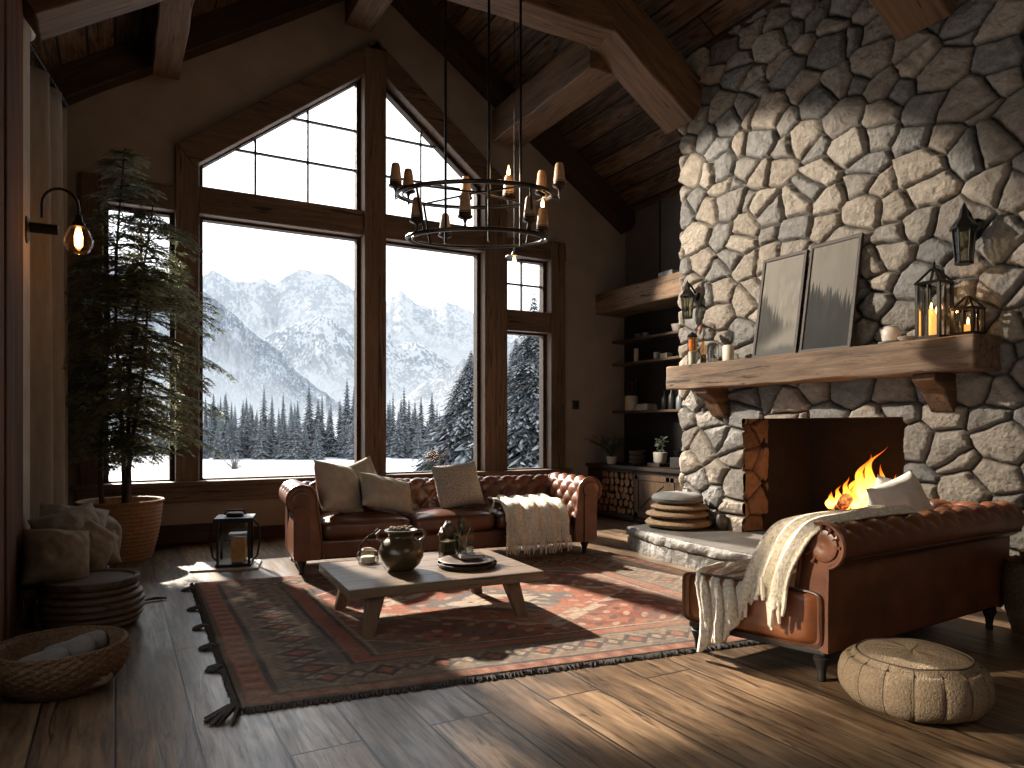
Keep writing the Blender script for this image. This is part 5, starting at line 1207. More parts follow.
npgrid(bil(0) - 2.5, bil(1) - 4.6, Zr, 'pile', 'rug', C, rug)
m = MB(); rg = random.Random(9)
def fringe_edge(p0, p1, n, L, out, lift=.012):
    for k in range(n):
        p = p0.lerp(p1, (k + rg.random()) / n); d = (out + Vector((rg.gauss(0, .35), rg.gauss(0, .2)))).normalized() * L * rg.uniform(.5, 1.1)
        m.tube([(p.x - 2.5, p.y - 4.6, lift), (p.x + d.x * .6 - 2.5, p.y + d.y * .6 - 4.6, lift * .9), (p.x + d.x - 2.5, p.y + d.y - 4.6, .003)], [.007, .006, .003], 4)
fringe_edge(NL, NR, 620, .045, Vector((-.1, -1))); fringe_edge(NL, FLc, 320, .028, Vector((-1, .05)))
m.build('fringe', 'rugedge', rug)
for t_ in (.0, .22, .36, .52, .70, .93):
    p = NL.lerp(FLc, t_); m = MB(); big = 1.7 if t_ == 0 else 1
    for k in range(26):
        d = Vector((-1 + rg.gauss(0, .25), (-.55 if t_ == 0 else .1) + rg.gauss(0, .25))).normalized() * .10 * big * rg.uniform(.7, 1)
        m.tube([(p.x - 2.5, p.y - 4.6, .012), (p.x + d.x * .35 - 2.5, p.y + d.y * .35 - 4.6, .022 * big), (p.x + d.x - 2.5, p.y + d.y - 4.6, .005)], [.006, .010, .005], 5)
    m.build('tassel', 'rugedge', rug)

# ================================================================== CHAISE (seen from behind)
CM = Matrix.Translation((3.12, 2.36, 0)) @ Matrix.Rotation(R(4), 4, 'Z')
def con(x, y, z): return tuple(CM @ Vector((x, y, z)))
ch = thing('leather_chaise', 'tan leather chaise with rolled tufted back, seen from behind', 'sofa', (3.12, 2.36, 0), R(4))
CLn, CD = 1.86, .84
def skx(y): return -.16 * max(0, y - .05) / .8 + .004
MB().prism([(skx(.04) + .02, .04), (CLn, .04), (CLn, CD - .03), (skx(CD) + .02, CD - .03)], 'z', .135, .17).build('base', 'gap', ch, smooth=False, bevel=.008)
m = MB()
def boxy(u, v):
    # rounded rectangle section swept along x, bulging end
    n_ = 4.5; sp = lambda q, e: math.copysign(abs(q) ** e, q); ph = u * 2 * PI
    yy = sp(math.cos(ph), 2 / 9); zz = sp(math.sin(ph), 2 / 9); k = min(1, v / .12)
    e_ = 1 if v > .12 else math.sqrt(max(0, 1 - (1 - k) ** 2)); sc_ = .93 + .07 * e_ if v > .0001 else 0
    y = .045 + (CD - .045) / 2 + yy * (CD - .045) / 2 * sc_; z = .315 + zz * .148 * sc_
    x = skx(y) + .03 * (1 - e_) - .012 * (1 - yy * yy) * (1 - zz * zz) * 0 + max(0, v - .12) / .88 * (CLn - .02 - skx(y))
    w_ = .010 * mnoise.noise(Vector((x * 5, y * 6, z * 9))) + .005 * mnoise.noise(Vector((x * 14, y * 15, z * 16)))
    if v <= .0001: x -= .012
    return (x - w_ * (1 if v < .14 else 0), y, z + (w_ if z > .4 else 0))
def boxcap(u, v):
    q = boxy(u, .0002); c = Vector((skx(.44) + .012, .44, .315)); p = Vector(q).lerp(c, v); t_ = v
    p.x = skx(p.y) + .03 * (1 - min(1, t_ * 6)) ** 2 - .016 * min(1, t_ * 2.2) + .012 * mnoise.noise(Vector((p.y * 6, p.z * 7, 2))) * min(1, t_ * 3); return tuple(p)
m.grid(boxy, 72, 60, closeu=True); m.v = m.v[:]
mb_seat = MB(); mb_seat.grid(lambda u, v: boxy(u, .0002 + v * .9998), 72, 60, closeu=True); mb_seat.grid(boxcap, 72, 16, closeu=True)
seat = mb_seat.build('seat', 'leather_tan', ch, ang=60)
m = MB()
def rr(x, y0, y1, z0, z1, r=.05, n=6):
    pts = []
    for (cy, cz, a0) in ((y1 - r, z1 - r, 0), (y0 + r, z1 - r, 90), (y0 + r, z0 + r, 180), (y1 - r, z0 + r, 270)):
        for k in range(n + 1): a = R(a0 + 90 * k / n); pts.append((x, cy + r * math.cos(a), cz + r * math.sin(a)))
    return pts
loop = [Vector(boxy(k / 72, .03)) for k in range(72)]
m.tube(loop, .008, 6, closed=True); m.build('piping', 'leatherdark', seat)
pr = roll_profile(0, .42, .70, .115, .155, .18, .155)   # a grows towards the camera side (-y)
bk_ = extrude_profile(pr[0], CLn + .12, pr[1], pr[2], lambda u, a, z: (.02 + u, .20 - a, z), 130, p=.19, q=.21, amp=.030)
back = bk_.build('backrest', 'leather', ch, ang=70)
m = MB(); m.tube([(.012, .20 - a, z) for a, z in pr[0][:-9]], .012, 6); m.lathe([(.088, 0), (.082, .014), (.055, .022), (.03, .012), (.004, .016)], 28, T(.022, .20 - .155, .70) @ Matrix.Rotation(-PI / 2, 4, 'Y'))
for k in range(9):
    a = R(-60 + k * 30); m.tube([(.008, .045 + .06 * math.cos(a), .70 + .06 * math.sin(a)), (.004, .045 + .105 * math.cos(a), .70 + .105 * math.sin(a))], [.004, .010], 6)
m.build('scroll_panel', 'leather', back, ang=50)
m = MB(); m.tube([(.03, .20 - .302, .695), (CLn + .1, .20 - .302, .695)], .010, 6) if False else None
m.tube([(.03, .20 - .255, .635), (CLn + .12, .20 - .255, .635)], .008, 6); m.build('piping', 'leatherdark', back)
pr2 = roll_profile(0, .42, .69, .11, .14, .17, .155)
extrude_profile(pr2[0], CD - .10, pr2[1], pr2[2], lambda u, a, z: (CLn - .14 + a, .10 + u, z), 60, p=.19, q=.21, amp=.03).build('armrest', 'leather', ch, ang=70)
for (x, y) in ((skx(CD) + .06, CD - .07), (.05, .075), (CLn - .04, .06), (CLn - .04, CD - .08)): MB().lathe(turned_leg(.14, .034), 14, T(x, y, 0)).build('leg', 'gap', ch)
GC = 'white pillows on the chaise'
place_pillow('scatter_pillow', 'linen_white', 'white linen pillow on the chaise nearest the fire', con(1.36, .37, .745), (R(-14), R(-14), R(-3)), .46, .46, .18, 11, GC)
place_pillow('scatter_pillow', 'linen_white', 'white linen pillow leaning in the far corner of the chaise', con(1.52, .46, .72), (R(-16), R(16), R(-8)), .44, .44, .18, 12, GC)
# throw over the chaise end and its rolled back
tw_ = thing('knitted_throw', 'cream chunky throw draped over the chaise end and rolled back', 'throw', (3.12, 2.36, 0), R(4))
m = MB()
f2 = strip(m, [(.55, .60, .475), (.30, .59, .475), (.08, .58, .475), (-.06, .57, .47), (-.135, .54, .42), (-.165, .51, .32), (-.185, .50, .20), (-.195, .50, .10), (-.20, .50, .035)], (-.15, 1, 0), .40, nu=70, nv=44, folds=4.2, amp=.022, seed=5, taper=lambda u: 1.25 - .40 * u, cut=lambda v: min(1, .68 + .36 * v - .04 * math.sin(v * 9)))
solidify(m.build('blanket', 'throw', tw_), .018)
m = MB()
f3 = strip(m, [(.85, .12, .835), (.55, .12, .84), (.28, .13, .838), (.10, .16, .83), (-.01, .20, .79), (-.06, .25, .70), (-.10, .29, .58), (-.12, .31, .48), (-.14, .32, .34)], (.1, .98, -.12), .25, nu=70, nv=34, folds=2.6, amp=.017, seed=8, cut=lambda v: .94 + .06 * math.sin(v * 8), taper=lambda u: .8 + .35 * sstep(.4, .8, u))
solidify(m.build('blanket', 'throw', tw_), .018)
m = MB(); rg = random.Random(14)
for k in range(13):
    p = Vector(f3(1, k / 12)); q = p + Vector((rg.uniform(-.02, .0), rg.uniform(-.02, .02), -rg.uniform(.07, .11))); m.tube([p + Vector((0, 0, .03)), p.lerp(q, .5), q], [.010, .012, .008], 7)
m.build('fringe', 'throwfringe', tw_)

# ================================================================== POUF
pf = thing('round_pouf', 'round beige boucle pouf with stitched panels on the floor', 'pouf', (3.23, 2.00, 0), R(10))
PR, PH = .318, .27; NP = 16
def pfn(u, v):
    a = u * 2 * PI; th = (v - .5) * PI; c = abs(math.cos(th)) ** .55; s = math.copysign(abs(math.sin(th)) ** .8, math.sin(th))
    seam = abs(math.sin(a * NP / 2)) ** .35; side = sstep(.1, .45, c) * (1 - sstep(.45, .75, s)); rr = PR * c * (1 - .035 * (1 - seam) * side)
    dz = -.012 * math.exp(-((c - .83) / .03) ** 2) if s > 0 else 0
    return (rr * math.cos(a), rr * math.sin(a), PH / 2 + PH / 2 * s + dz + .006 * mnoise.noise(Vector((math.cos(a) * 2, math.sin(a) * 2, v * 3))))
MB().grid(pfn, 192, 44, closeu=True).build('body', 'pouf', pf, ang=180)
m = MB(); vt = .5 + math.asin(min(1, (.80) ** 1)) / PI * .72
ring = [Vector(pfn(k / 96, .80)) for k in range(96)]; m.tube([p + Vector((0, 0, .001)) for p in ring], .0045, 5, closed=True)
for k in range(NP): m.tube([Vector(pfn(k / NP, v)) * 1.0 for v in [.15 + .65 * i / 16 for i in range(17)]], .0032, 5)
m.build('seam', 'seam', pf)

# ================================================================== LEFT SIDE
# woven floor planter + conifer
PX, PY = .05, 8.04
pot = thing('potted_conifer', 'tall feathery conifer in a woven rattan planter by the window', 'plant', (PX, PY, 0))
def weave(rows, seg, amp): return lambda r, z, a, i: r * (1 + amp * math.cos(a * seg / 2 + PI * i))
prof = []
for i in range(58): t = i / 57; prof.append((.265 + .105 * t ** .8 + .012 * math.sin(PI * t), .555 * t))
prof += [(.385, .56), (.392, .575), (.38, .585), (.36, .575), (.35, .5)]
MB().lathe(prof, 128, rfun=lambda r, z, a, i: r + (.0065 * math.sin(a * 32 + (i % 2) * PI) + .004 * math.sin(i * PI / 2.0) if z < .56 else .004 * math.sin(a * 60))).build('planter', 'rattan', pot, ang=180)
MB().lathe([(.35, .50), (.345, .515), (.01, .52)], 32).build('soil', 'soil', pot)
rg = random.Random(21); wd_ = MB(); nd = MB()
stems = []
for (bx, by, tx_, ty_, top, lean) in ((-.02, .02, .02, .0, 4.05, .04), (-.12, -.05, -.16, -.02, 3.1, .10), (.10, -.06, .20, -.02, 2.9, -.05), (.04, .08, .24, .05, 3.55, .06)):
    pts = []
    for i in range(15): q = i / 14; pts.append(Vector((bx + (tx_ - bx) * q + .05 * math.sin(q * 5 + lean * 40), by + (ty_ - by) * q + .03 * math.cos(q * 4), .5 + (top - .5) * q)))
    wd_.tube(pts, [.022 * (1 - .85 * i / 14) + .003 for i in range(15)], 7); stems.append((pts, top))
def sprig(b, d, L, up):
    side = d.cross(up).normalized(); n = max(5, int(L / .014))
    for i in range(n):
        t = (i + .5) / n; p = b + d * (L * t) + Vector((0, 0, -.15 * L * t * t))
        for s in (-1, 1):
            dd = (d * .75 + side * s * .75 + Vector((0, 0, rg.uniform(-.25, .15)))).normalized(); l = .062 * (1 - .5 * t) * rg.uniform(.7, 1.2); wv = dd.cross(Vector((rg.gauss(0, .4), rg.gauss(0, .4), 1))).normalized() * .0068
            nd.add([p, p + dd * l * .45 + wv, p + dd * l, p + dd * l * .45 - wv], [(0, 1, 2, 3)])
for pts, top in stems:
    z = .95 + rg.random() * .2
    while z < top:
        q = (z - .5) / (top - .5) * 14; i = min(13, int(q)); c = pts[i].lerp(pts[i + 1], q - i)
        full = 1.0 * sstep(.75, 1.5, z) * (1 - .93 * sstep(1.9, 4.2, z)); nb = 3 if z < top - .5 else 4
        for k in range(nb):
            a = rg.uniform(0, 6.28); L = (.12 + .72 * float(full)) * rg.uniform(.55, 1.1)
            dx, dy = math.cos(a), math.sin(a)
            if dx < 0: L *= (1 - .42 * -dx)
            ex = PX + c.x + dx * L
            if PY + c.y + dy * L > BW - .14: L = max(.08, (BW - .14 - PY - c.y) / max(dy, .01))
            if ex < -.52: L = max(.08, L - (-.52 - ex))
            rise = rg.uniform(.05, .5) if z > 2.4 else rg.uniform(-.1, .35)
            bp = [c]; m_ = max(4, int(L / .07))
            for j in range(1, m_ + 1): t = j / m_; bp.append(c + Vector((dx * L * t, dy * L * t, L * (rise * t - .38 * t * t))))
            wd_.tube(bp, [.006 * (1 - .8 * j / m_) + .0012 for j in range(m_ + 1)], 4)
            for j in range(1, m_ + 1):
                d = (bp[j] - bp[j - 1]).normalized(); sd = d.cross(Vector((0, 0, 1))).normalized()
                if j == m_: sprig(bp[j], d, .12, Vector((0, 0, 1)))
                for s in (-1, 1):
                    dd = (d * .7 + sd * s * rg.uniform(.5, 1) + Vector((0, 0, rg.uniform(-.45, .1)))).normalized(); sprig(bp[j], dd, (.10 + .10 * (1 - j / m_)) * rg.uniform(.6, 1.15), Vector((0, 0, 1)))
        z += rg.uniform(.05, .095)
wd_.build('trunk', 'bark', pot)
def fast(mb, name, mt, parent):
    me = bpy.data.meshes.new(name); me.from_pydata(mb.v, [], mb.f); o = bpy.data.objects.new(name, me); COL.objects.link(o); me.materials.append(MT[mt]); o.parent = parent; return o
fast(nd, 'foliage', 'needle', pot)

# curtain, rod and rings
def curtain(name, label, p0, p1, z0, z1, folds, amp, seed):
    p0, p1 = Vector(p0), Vector(p1); d = (p1 - p0); nn = Vector((-d.y, d.x)).normalized()
    def f(u, v):
        k = 1 + .15 * mnoise.noise(Vector((u * 3, seed, v))); s = math.sin(u * folds * 2 * PI + .5 * math.sin(u * 9 + seed)) * amp * (.75 + .35 * v) * k; p = p0 + d * u + nn * s
        return (p.x, p.y, z1 + (z0 - z1) * v)
    o = MB().grid(f, 120, 26).build(name, 'curtain', ang=180); solidify(o, .006); return tag(o, label, 'curtain')
curtain('curtain', 'long beige linen curtain hanging in folds beside the timber post', (-.60, 6.75), (-.41, 7.72), .015, 4.22, 2.6, .085, 3)
t = thing('curtain_rod', 'dark iron curtain rod near the ceiling above the beige curtain', 'curtain rod', (-.52, 7.2, 4.28))
MB().tube([(-.09, -.62, 0), (.13, .62, 0)], .016, 10).build('pole', 'iron', t); MB().sphere((-.092, -.64, 0), .03).build('finial', 'iron', t)
for k in range(9): q = -.45 + k * .11; c = Vector((.022 + q * .177, q, -.01)); MB().tube([c + Vector((.03 * math.cos(a * PI / 6), 0, .03 * math.sin(a * PI / 6))) for a in range(12)], .004, 5, closed=True).build('ring', 'iron', t)
MB().box((-.22, -.02, -.02), (.02, .02, .015)).build('bracket', 'iron', t, smooth=False)
tag(MB().cushion((0, 0, 0), .10, .42, .34, n=4, e2=.6).build('rolled_blind', 'linen_white', loc=(-.60, 6.72, 4.50), rot=(R(28), 0, 0)), 'white rolled fabric blind under the roof boards by the post', 'blind')
# wall sconce on the plastered pier
sc = thing('wall_sconce', 'black gooseneck wall lamp with glowing amber glass bulb', 'lamp', (-.57, 6.28, 2.74))
MB().lathe([(.05, 0), (.055, .01), (.04, .024), (.01, .026)], 20, Matrix.Scale(1.9, 4, (0, 0, 1)) @ Matrix.Rotation(PI / 2, 4, 'Y')).build('wall_plate', 'iron', sc)
MB().tube([(0, 0, .02), (.20, 0, .02)], .038, 16).build('arm', 'iron', sc)
ps = [(.10, 0, -.22), (.10, 0, .10)] + [(.215 - .115 * math.cos(R(k)), 0, .20 + .13 * math.sin(R(k))) for k in range(0, 181, 15)] + [(.33, 0, .15)]
MB().tube(ps[1:], .011, 8).build('gooseneck', 'iron', sc)
MB().lathe([(.012, .155), (.022, .15), (.028, .11), (.045, .085), (.05, .06), (.03, .055)], 20, T(.33, 0, -.0)).build('socket', 'iron', sc)
MB().lathe([(.048, .07), (.076, .03), (.098, -.03), (.096, -.08), (.072, -.125), (.036, -.145), (.004, -.148)], 28, T(.33, 0, 0), cap=False).build('lamp_shade', 'amberglass', sc)
MB().lathe([(.004, -.10), (.026, -.08), (.029, -.01), (.016, .05), (.004, .06)], 14, T(.33, 0, 0)).build('bulb', 'bulb', sc)

# bench with piled cushions by the post
bn_ = thing('low_bench', 'dark low wooden bench along the wall under the pile of cushions', 'bench', (-.26, 6.1, 0))
MB().box((-.27, -.62, .20), (.22, .62, .26)).build('seat', 'beamdark', bn_, smooth=False, bevel=.01)
for x in (-.22, .17):
    for y in (-.55, .55): MB().box((x - .03, y - .03, 0), (x + .03, y + .03, .2)).build('leg', 'beamdark', bn_, smooth=False)
GF = 'cushions piled on the low bench'
place_pillow('scatter_pillow', 'linen_olive', 'plump olive-brown pillow at the front of the bench pile', (-.34, 5.60, .44), (R(-25), R(8), R(18)), .40, .38, .26, 31, GF, wr=.03)
place_pillow('scatter_pillow', 'linen_grey', 'dark grey pillow pushed against the post behind the olive pillow', (-.27, 5.94, .52), (R(-20), R(-14), R(20)), .42, .42, .22, 32, GF, wr=.03)
place_pillow('scatter_pillow', 'linen_olive', 'rounded taupe pillow in the middle of the bench pile', (-.20, 5.92, .45), (R(-30), R(30), R(10)), .40, .36, .26, 33, GF, wr=.03)
place_pillow('scatter_pillow', 'linen_olive', 'small taupe pillow low in front of the grey bolster', (-.12, 6.08, .39), (R(-20), R(-12), R(-8)), .30, .26, .22, 34, GF, wr=.02)
place_pillow('scatter_pillow', 'linen_grey', 'crumpled pale grey pillow on top at the back of the pile', (-.28, 6.28, .55), (R(-30), R(10), R(5)), .46, .34, .22, 35, GF, wr=.035)
t = tag(MB().cushion((0, 0, 0), .46, .38, .34, n=4, e2=.5, wob=.03, seed=3).build('bolster_cushion', 'linen_grey', loc=(-.20, 6.52, .43), rot=(0, R(6), R(8))), 'boxy dark grey cushion at the window end of the bench', 'cushion', GF)

# ribbed lidded hamper
hp = thing('lidded_hamper', 'round ribbed wooden hamper with a flat lid on the floor', 'hamper', (-.13, 5.44, 0))
prof = [(.215, 0)]
for k in range(6):
    z0 = .012 + k * .043; b_ = .245 + .05 * math.sin((k + .6) / 6.2 * PI)
    for q in range(9): a = q / 8 * PI; prof.append((b_ + .016 * math.sin(a) ** .7, z0 + .0415 * (q / 8)))
prof += [(.25, .272), (.05, .272)]
MB().lathe(prof, 64, rfun=lambda r, z, a, i: r * (1 + .006 * math.sin(a * 2 + z * 40))).build('body', 'hamper', hp, ang=60)
MB().lathe([(.262, .272), (.275, .276), (.280, .30), (.276, .318), (.262, .322), (.245, .316), (.238, .306), (.05, .304)], 64).build('lid', 'hamper', hp, ang=50)
# wicker bowl basket with rolled blankets
bs = thing('wicker_basket', 'low round wicker basket filled with rolled blankets near the camera', 'basket', (-.24, 4.22, 0))
prof = []
for i in range(26): t = i / 25; prof.append((.20 + .105 * math.sin(t * PI * .62) ** .8, .205 * t))
prof += [(.302, .215), (.292, .222), (.275, .215), (.265, .19), (.25, .10), (.20, .03)]
MB().lathe(prof, 108, rfun=lambda r, z, a, i: r + .006 * math.sin(a * 27 + (i // 2 % 2) * PI) + .004 * math.sin(i * PI)).build('bowl', 'rattan_dark', bs, ang=180)
m = MB()
for k in range(150): a = k * 2 * PI / 150; m.sphere((.292 * math.cos(a), .292 * math.sin(a), .215), .013, 6, 5, (1, 1, 1.1))
m.build('rim', 'rattan_dark', bs)
for i, (x, y, r, L, lab) in enumerate([(-.08, -.06, .052, .22, 'rolled grey blanket at the front inside the wicker basket'), (.02, .03, .058, .24, 'rolled grey blanket in the middle of the wicker basket'), (.10, .13, .05, .18, 'rolled grey blanket at the back of the wicker basket')]):
    def f(u, v):
        a = u * 2 * PI; xx = (v - .5) * L; k = (1 - abs(2 * v - 1) ** 6) ** .4 * (1 + .07 * mnoise.noise(Vector((a, xx * 9, i)))); return (xx, r * k * math.cos(a), r * k * math.sin(a))
    tag(MB().grid(f, 24, 24, closeu=True).build('rolled_blanket', 'cushion_grey', loc=(-.225 + x, 4.22 + y, .155 + .008 * i), rot=(0, R(-4), R(24))), lab, 'blanket', 'rolled blankets in the wicker basket')
tag(MB().cushion((0, 0, 0), .44, .44, .12, n=3, e2=.6).build('folded_blanket', 'linen_olive', loc=(-.225, 4.22, .075)), 'folded brown blanket lining the bottom of the wicker basket', 'blanket')

# floor lantern
def floor_lantern(loc):
    t = thing('floor_lantern', 'large black metal floor lantern with an amber block candle beside sofa', 'lantern', loc, R(-14)); h = .135
    MB().box((-h - .02, -h - .02, 0), (h + .02, h + .02, .025)).build('base', 'iron', t, smooth=False, bevel=.004)
    m = MB()
    for sx in (-1, 1):
        for sy in (-1, 1): m.box((sx * h - .011, sy * h - .011, .025), (sx * h + .011, sy * h + .011, .42))
    for s in (-1, 1): m.box((-h, s * h - .01, .40), (h, s * h + .01, .42)); m.box((s * h - .01, -h, .40), (s * h + .01, h, .42))
    m.build('frame', 'iron', t, smooth=False)
    MB().box((-h - .035, -h - .035, .42), (h + .035, h + .035, .445)).build('roof', 'iron', t, smooth=False, bevel=.005)
    MB().lathe([(.075, .445), (.08, .46), (.07, .475), (.06, .48), (.02, .485)], 24).build('cap', 'iron', t)
    m = MB(); m.tube([(.09, 0, .46), (.08, 0, .50), (-.08, 0, .50), (-.09, 0, .46)], .009, 6); m.build('handle', 'iron', t)
    for s in (-1, 1): MB().tube([(s * (h + .02), 0, .42), (s * (h + .07), 0, .36), (s * (h + .085), 0, .22), (s * (h + .06), 0, .07), (s * (h + .01), 0, .02)], .010, 7).build('side_bar', 'iron', t)
    m = MB()
    for s in (-1, 1): m.add([(-h, s * h, .025), (h, s * h, .025), (h, s * h, .41), (-h, s * h, .41)], [(0, 1, 2, 3)]); m.add([(s * h, -h, .025), (s * h, h, .025), (s * h, h, .41), (s * h, -h, .41)], [(0, 1, 2, 3)])
    m.build('glass', 'jarglass', t, smooth=False)
    MB().box((-.03, -.065, .025), (.095, .06, .25)).build('candle', 'amber', t, smooth=False, bevel=.006)
    MB().box((-.05, -.07, .27), (.10, .07, .29)).build('shelf', 'marble', t, smooth=False)
floor_lantern((.98, 7.10, .022))
tag(MB().box((-.34, -.22, 0), (.24, .20, .02)).build('stone_slab', 'marble', loc=(.96, 7.10, 0), rot=(0, 0, R(-14)), smooth=False, bevel=.006), 'pale stone slab lying on the floor under the lantern', 'slab')
m = MB(); m.tube([(-.09, -.02, .012), (0, .01, .016), (.08, 0, .012)], [.006, .011, .007], 7); m.tube([(.02, .01, .016), (.05, .05, .01)], .004, 5)
tag(m.build('twig', 'bark', loc=(.26, 5.98, 0)), 'small brown twig on the sunlit floor boards', 'twig')

# far corner: rattan basket behind the chaise
rb = thing('rattan_basket', 'tall rattan log basket behind the chaise by the stone wall', 'basket', (5.16, 2.28, 0))
prof = []
for i in range(40): t = i / 39; prof.append((.22 + .05 * math.sin(t * PI * .8), .44 * t))
prof += [(.255, .45), (.24, .44), (.23, .30)]
MB().lathe(prof, 96, rfun=lambda r, z, a, i: r + .007 * math.sin(a * 24 + (i // 2 % 2) * PI)).build('body', 'rattan_dark', rb, ang=180)
m = MB()
for k, (x, y) in enumerate(((-.08, .05), (.07, -.04), (.0, .12))): m.tube([(x, y, .28), (x * 1.3, y * 1.2, .50)], .055, 10)
m.build('log', 'logbark', rb)
m = MB(); rg = random.Random(3)
m.sphere((0, 0, .07), .13, 20, 12, (1.1, 1, .55), .35, 4)
for k in range(240): a = rg.uniform(0, 6.28); e = rg.uniform(0, 1.2); p = Vector((.14 * math.cos(a) * math.cos(e), .13 * math.sin(a) * math.cos(e), .07 + .07 * math.sin(e))); d = Vector((math.cos(a), math.sin(a), rg.uniform(-.3, .6))) * .035; s = d.orthogonal().normalized() * .003; m.add([p - s, p + s, p + d], [(0, 1, 2)])
tag(m.build('sheepskin', 'rugedge', loc=(4.80, 1.98, 0)), 'dark shaggy sheepskin bundle on the floor by the rattan basket', 'sheepskin')

# ================================================================== CHANDELIER
CHX, CHY = 2.62, 5.32
chd = thing('chandelier', 'two-tier black iron ring chandelier with tan candle lamps', 'chandelier', (CHX, CHY, 0), R(-29))
def ringpts(cx, cy, a, b, z, n=72): return [(cx + a * math.cos(2 * PI * k / n), cy + b * math.sin(2 * PI * k / n), z) for k in range(n)]
UZ, LZ = 3.22, 2.86; ua, ub, la, lb = .64, .34, .58, .30
def hoop(name, cx, cy, a, b, z): 
    m = MB(); m.tube(ringpts(cx, cy, a, b, z), .016, 8, closed=True); m.tube(ringpts(cx, cy, a * .93, b * .93, z - .005), .008, 6, closed=True); return m.build(name, 'bronze', chd)
hoop('upper_ring', -.02, 0, ua, ub, UZ); hoop('lower_ring', 0, 0, la, lb, LZ)
m = MB()
for k in range(4):
    a = PI / 4 + k * PI / 2; m.tube([(ua * math.cos(a) - .02, ub * math.sin(a), UZ), (ua * math.cos(a) * .98, ub * math.sin(a), (UZ + LZ) / 2), (la * math.cos(a), lb * math.sin(a), LZ)], .010, 7)
    m.tube([(-.02 + ua * math.cos(a), ub * math.sin(a), UZ), (0, 0, UZ + .02)], .008, 6)
m.build('strut', 'bronze', chd)
for x, y in ((-.26, -.02), (.10, -.10), (.36, .05)):
    MB().tube([(x, y, LZ - .05), (x, y, 6.14)], .0115, 8).build('rod', 'iron', chd)
MB().lathe([(.06, 6.05), (.10, 6.10), (.11, 6.135), (.02, 6.14)], 20, T(.05, 0, 0)).build('canopy', 'iron', chd)
def lamp(x, y, z, kind=0, lit=False):
    c = MB().lathe([(.006, -.10), (.012, -.075), (.008, -.05), (.018, -.02), (.056, -.005), (.062, .006), (.050, .014), (.052, .04), (.01, .04)], 18, T(x, y, z)).build('candle_cup', 'bronze', chd)
    MB().lathe([(.052, .028), (.050, .05), (.036, .17), (.028, .19), (.004, .192)], 18, T(x, y, z)).build('candle', 'wax_tan', c)
    if lit: MB().lathe([(.003, .190), (.016, .21), (.012, .24), (.001, .285)], 12, T(x, y, z)).build('flame', 'flamecandle', c)
    return c
for k, (deg, up, lit) in enumerate([(172, 1, 0), (150, 1, 0), (38, 1, 0), (68, 1, 1), (8, 1, 0), (100, 1, 0), (215, 0, 0), (262, 0, 0), (318, 0, 0), (20, 0, 1), (120, 0, 0)]):
    a = R(deg); A_, B_, z = (ua + .05, ub + .04, UZ) if up else (la + .0, lb + .0, LZ)
    lamp(A_ * math.cos(a), B_ * math.sin(a), z + .09, 0, lit)
    if up: MB().tube([((ua - .0) * math.cos(a) - .02, ub * math.sin(a), z), (A_ * math.cos(a), B_ * math.sin(a), z - .02), (A_ * math.cos(a), B_ * math.sin(a), z + .03)], .008, 6).build('bracket', 'bronze', chd)
# small pendant bulb hanging behind
t = thing('pendant_bulb', 'small glowing filament bulb hanging from a thin cord by the chandelier', 'lamp', (3.63, 6.50, 3.02))
MB().tube([(0, 0, .10), (0, 0, 2.85)], .004, 6).build('cord', 'iron', t); MB().lathe([(.02, .10), (.035, .07), (.09, .055), (.095, .045), (.02, .045)], 20).build('lamp_shade', 'iron', t); MB().lathe([(.003, -.05), (.016, -.03), (.02, 0), (.012, .045)], 14).build('bulb', 'flamecandle', t)

# ================================================================== LIGHT
wld = bpy.data.worlds.new('World'); SC.world = wld; wld.use_nodes = True
bg = wld.node_tree.nodes['Background']; bg.inputs[0].default_value = (.93, .965, 1, 1); bg.inputs[1].default_value = 2.6
def light(name, kind, loc, energy, color=(1, 1, 1), **kw):
    l = bpy.data.lights.new(name, kind); l.energy = energy; l.color = color
    for k, v in kw.items(): setattr(l, k, v)
    o = bpy.data.objects.new(name, l); COL.objects.link(o); o.location = loc; return o
def aim(o, d): o.rotation_euler = Vector(d).to_track_quat('-Z', 'Y').to_euler()
s = light('sun', 'SUN', (0, 20, 20), 15.0, (1, .88, .74), angle=R(1.4)); aim(s, (.13, -.98, -.545))
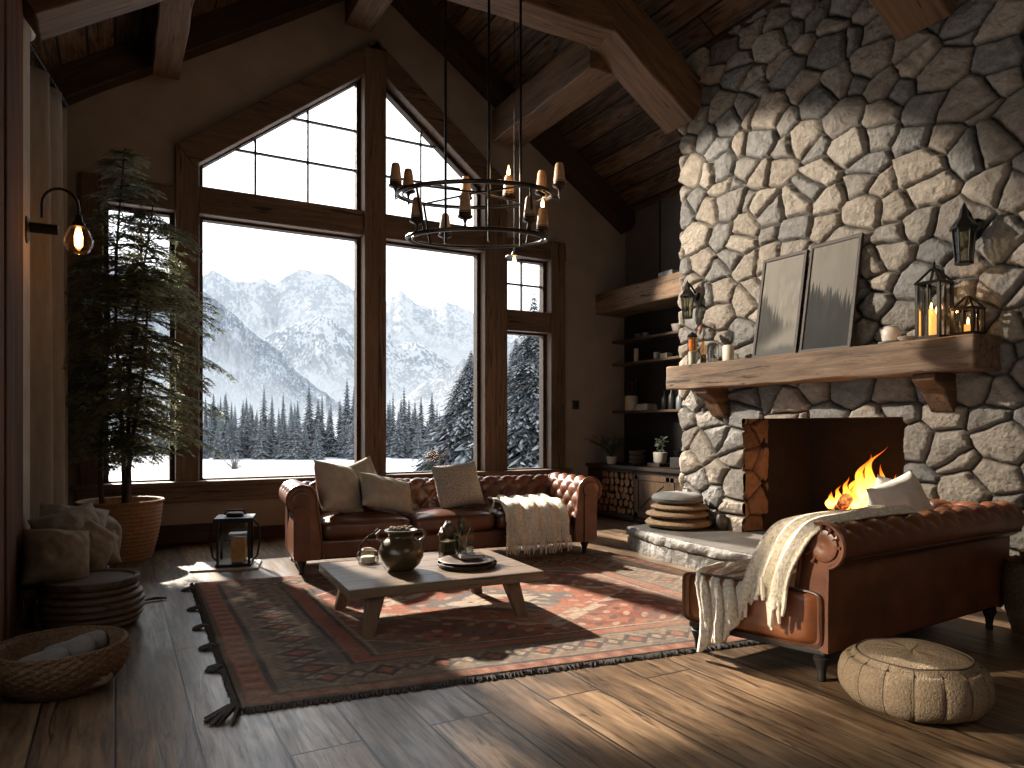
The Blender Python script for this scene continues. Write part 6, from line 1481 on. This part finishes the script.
# added spot up in the rafters, stands in for sun on the chimney
sp = light('chimney_spot', 'SPOT', (.60, 8.25, 5.0), 4300, (1, .90, .76), spot_size=R(44), spot_blend=.22, shadow_soft_size=.04); aim(sp, Vector((5.6, 5.35, 2.05)) - Vector((.60, 8.25, 5.0)))
sp = light('added_chaise_spot', 'SPOT', (-4.2, 4.75, 2.75), 4200, (1, .84, .62), spot_size=R(15), spot_blend=.45, shadow_soft_size=.06); aim(sp, Vector((3.0, 2.55, .35)) - Vector((-4.2, 4.75, 2.75)))  # added spot outside the left wall, brightens the chaise end like sunlight
light('fire_glow', 'POINT', (5.66, 4.12, .72), 14, (1, .42, .12), shadow_soft_size=.14)
light('sconce_glow', 'POINT', (-.24, 6.28, 2.60), 1.0, (1, .5, .18), shadow_soft_size=.03)
light('added_fill_light', 'POINT', (2.6, -1.2, 3.2), 65, (1, .88, .74), shadow_soft_size=.5)  # added fill light behind the camera, no fixture belongs to it
light('lantern_glow', 'POINT', (5.22, 3.02, 2.16), 3.5, (1, .55, .22), shadow_soft_size=.04)
light('chandelier_glow', 'POINT', (CHX + .25, CHY - .1, 3.40), 4, (1, .6, .28), shadow_soft_size=.1)
for (x0, x1, z0, z1) in ((.82, 2.7, .67, 3.7), (2.98, 4.38, .67, 3.7), (-.1, .58, .67, 3.7), (4.73, 5.44, .67, 3.7), (.82, 4.38, 3.97, 5.7)):
    o = light('window_portal', 'AREA', ((x0 + x1) / 2, BW + .26, (z0 + z1) / 2), 1, shape='RECTANGLE', size=x1 - x0, size_y=z1 - z0); o.data.cycles.is_portal = True; o.rotation_euler = (R(-90), 0, 0)
o = light('window_portal', 'AREA', (XL - .22, 2.1, 1.25), 1, shape='RECTANGLE', size=1.4, size_y=3.6); o.data.cycles.is_portal = True; o.rotation_euler = (0, R(-90), 0)

# ================================================================== CAMERA
cam = bpy.data.cameras.new('camera'); co = bpy.data.objects.new('camera', cam); COL.objects.link(co)
co.location = (0, 0, 1.3); co.rotation_euler = (R(90), 0, R(-29)); cam.sensor_width = 36; cam.lens = 36 * 716 / 1024; cam.shift_y = 43 / 1024; cam.clip_end = 5000; cam.clip_start = .05
SC.camera = co
SC.view_settings.view_transform = 'Standard'; SC.view_settings.look = 'None'; SC.view_settings.exposure = .12
SC.cycles.max_bounces = 8; SC.cycles.diffuse_bounces = 4; SC.cycles.transparent_max_bounces = 24; SC.cycles.sample_clamp_indirect = 6; SC.cycles.caustics_reflective = False; SC.cycles.caustics_refractive = False
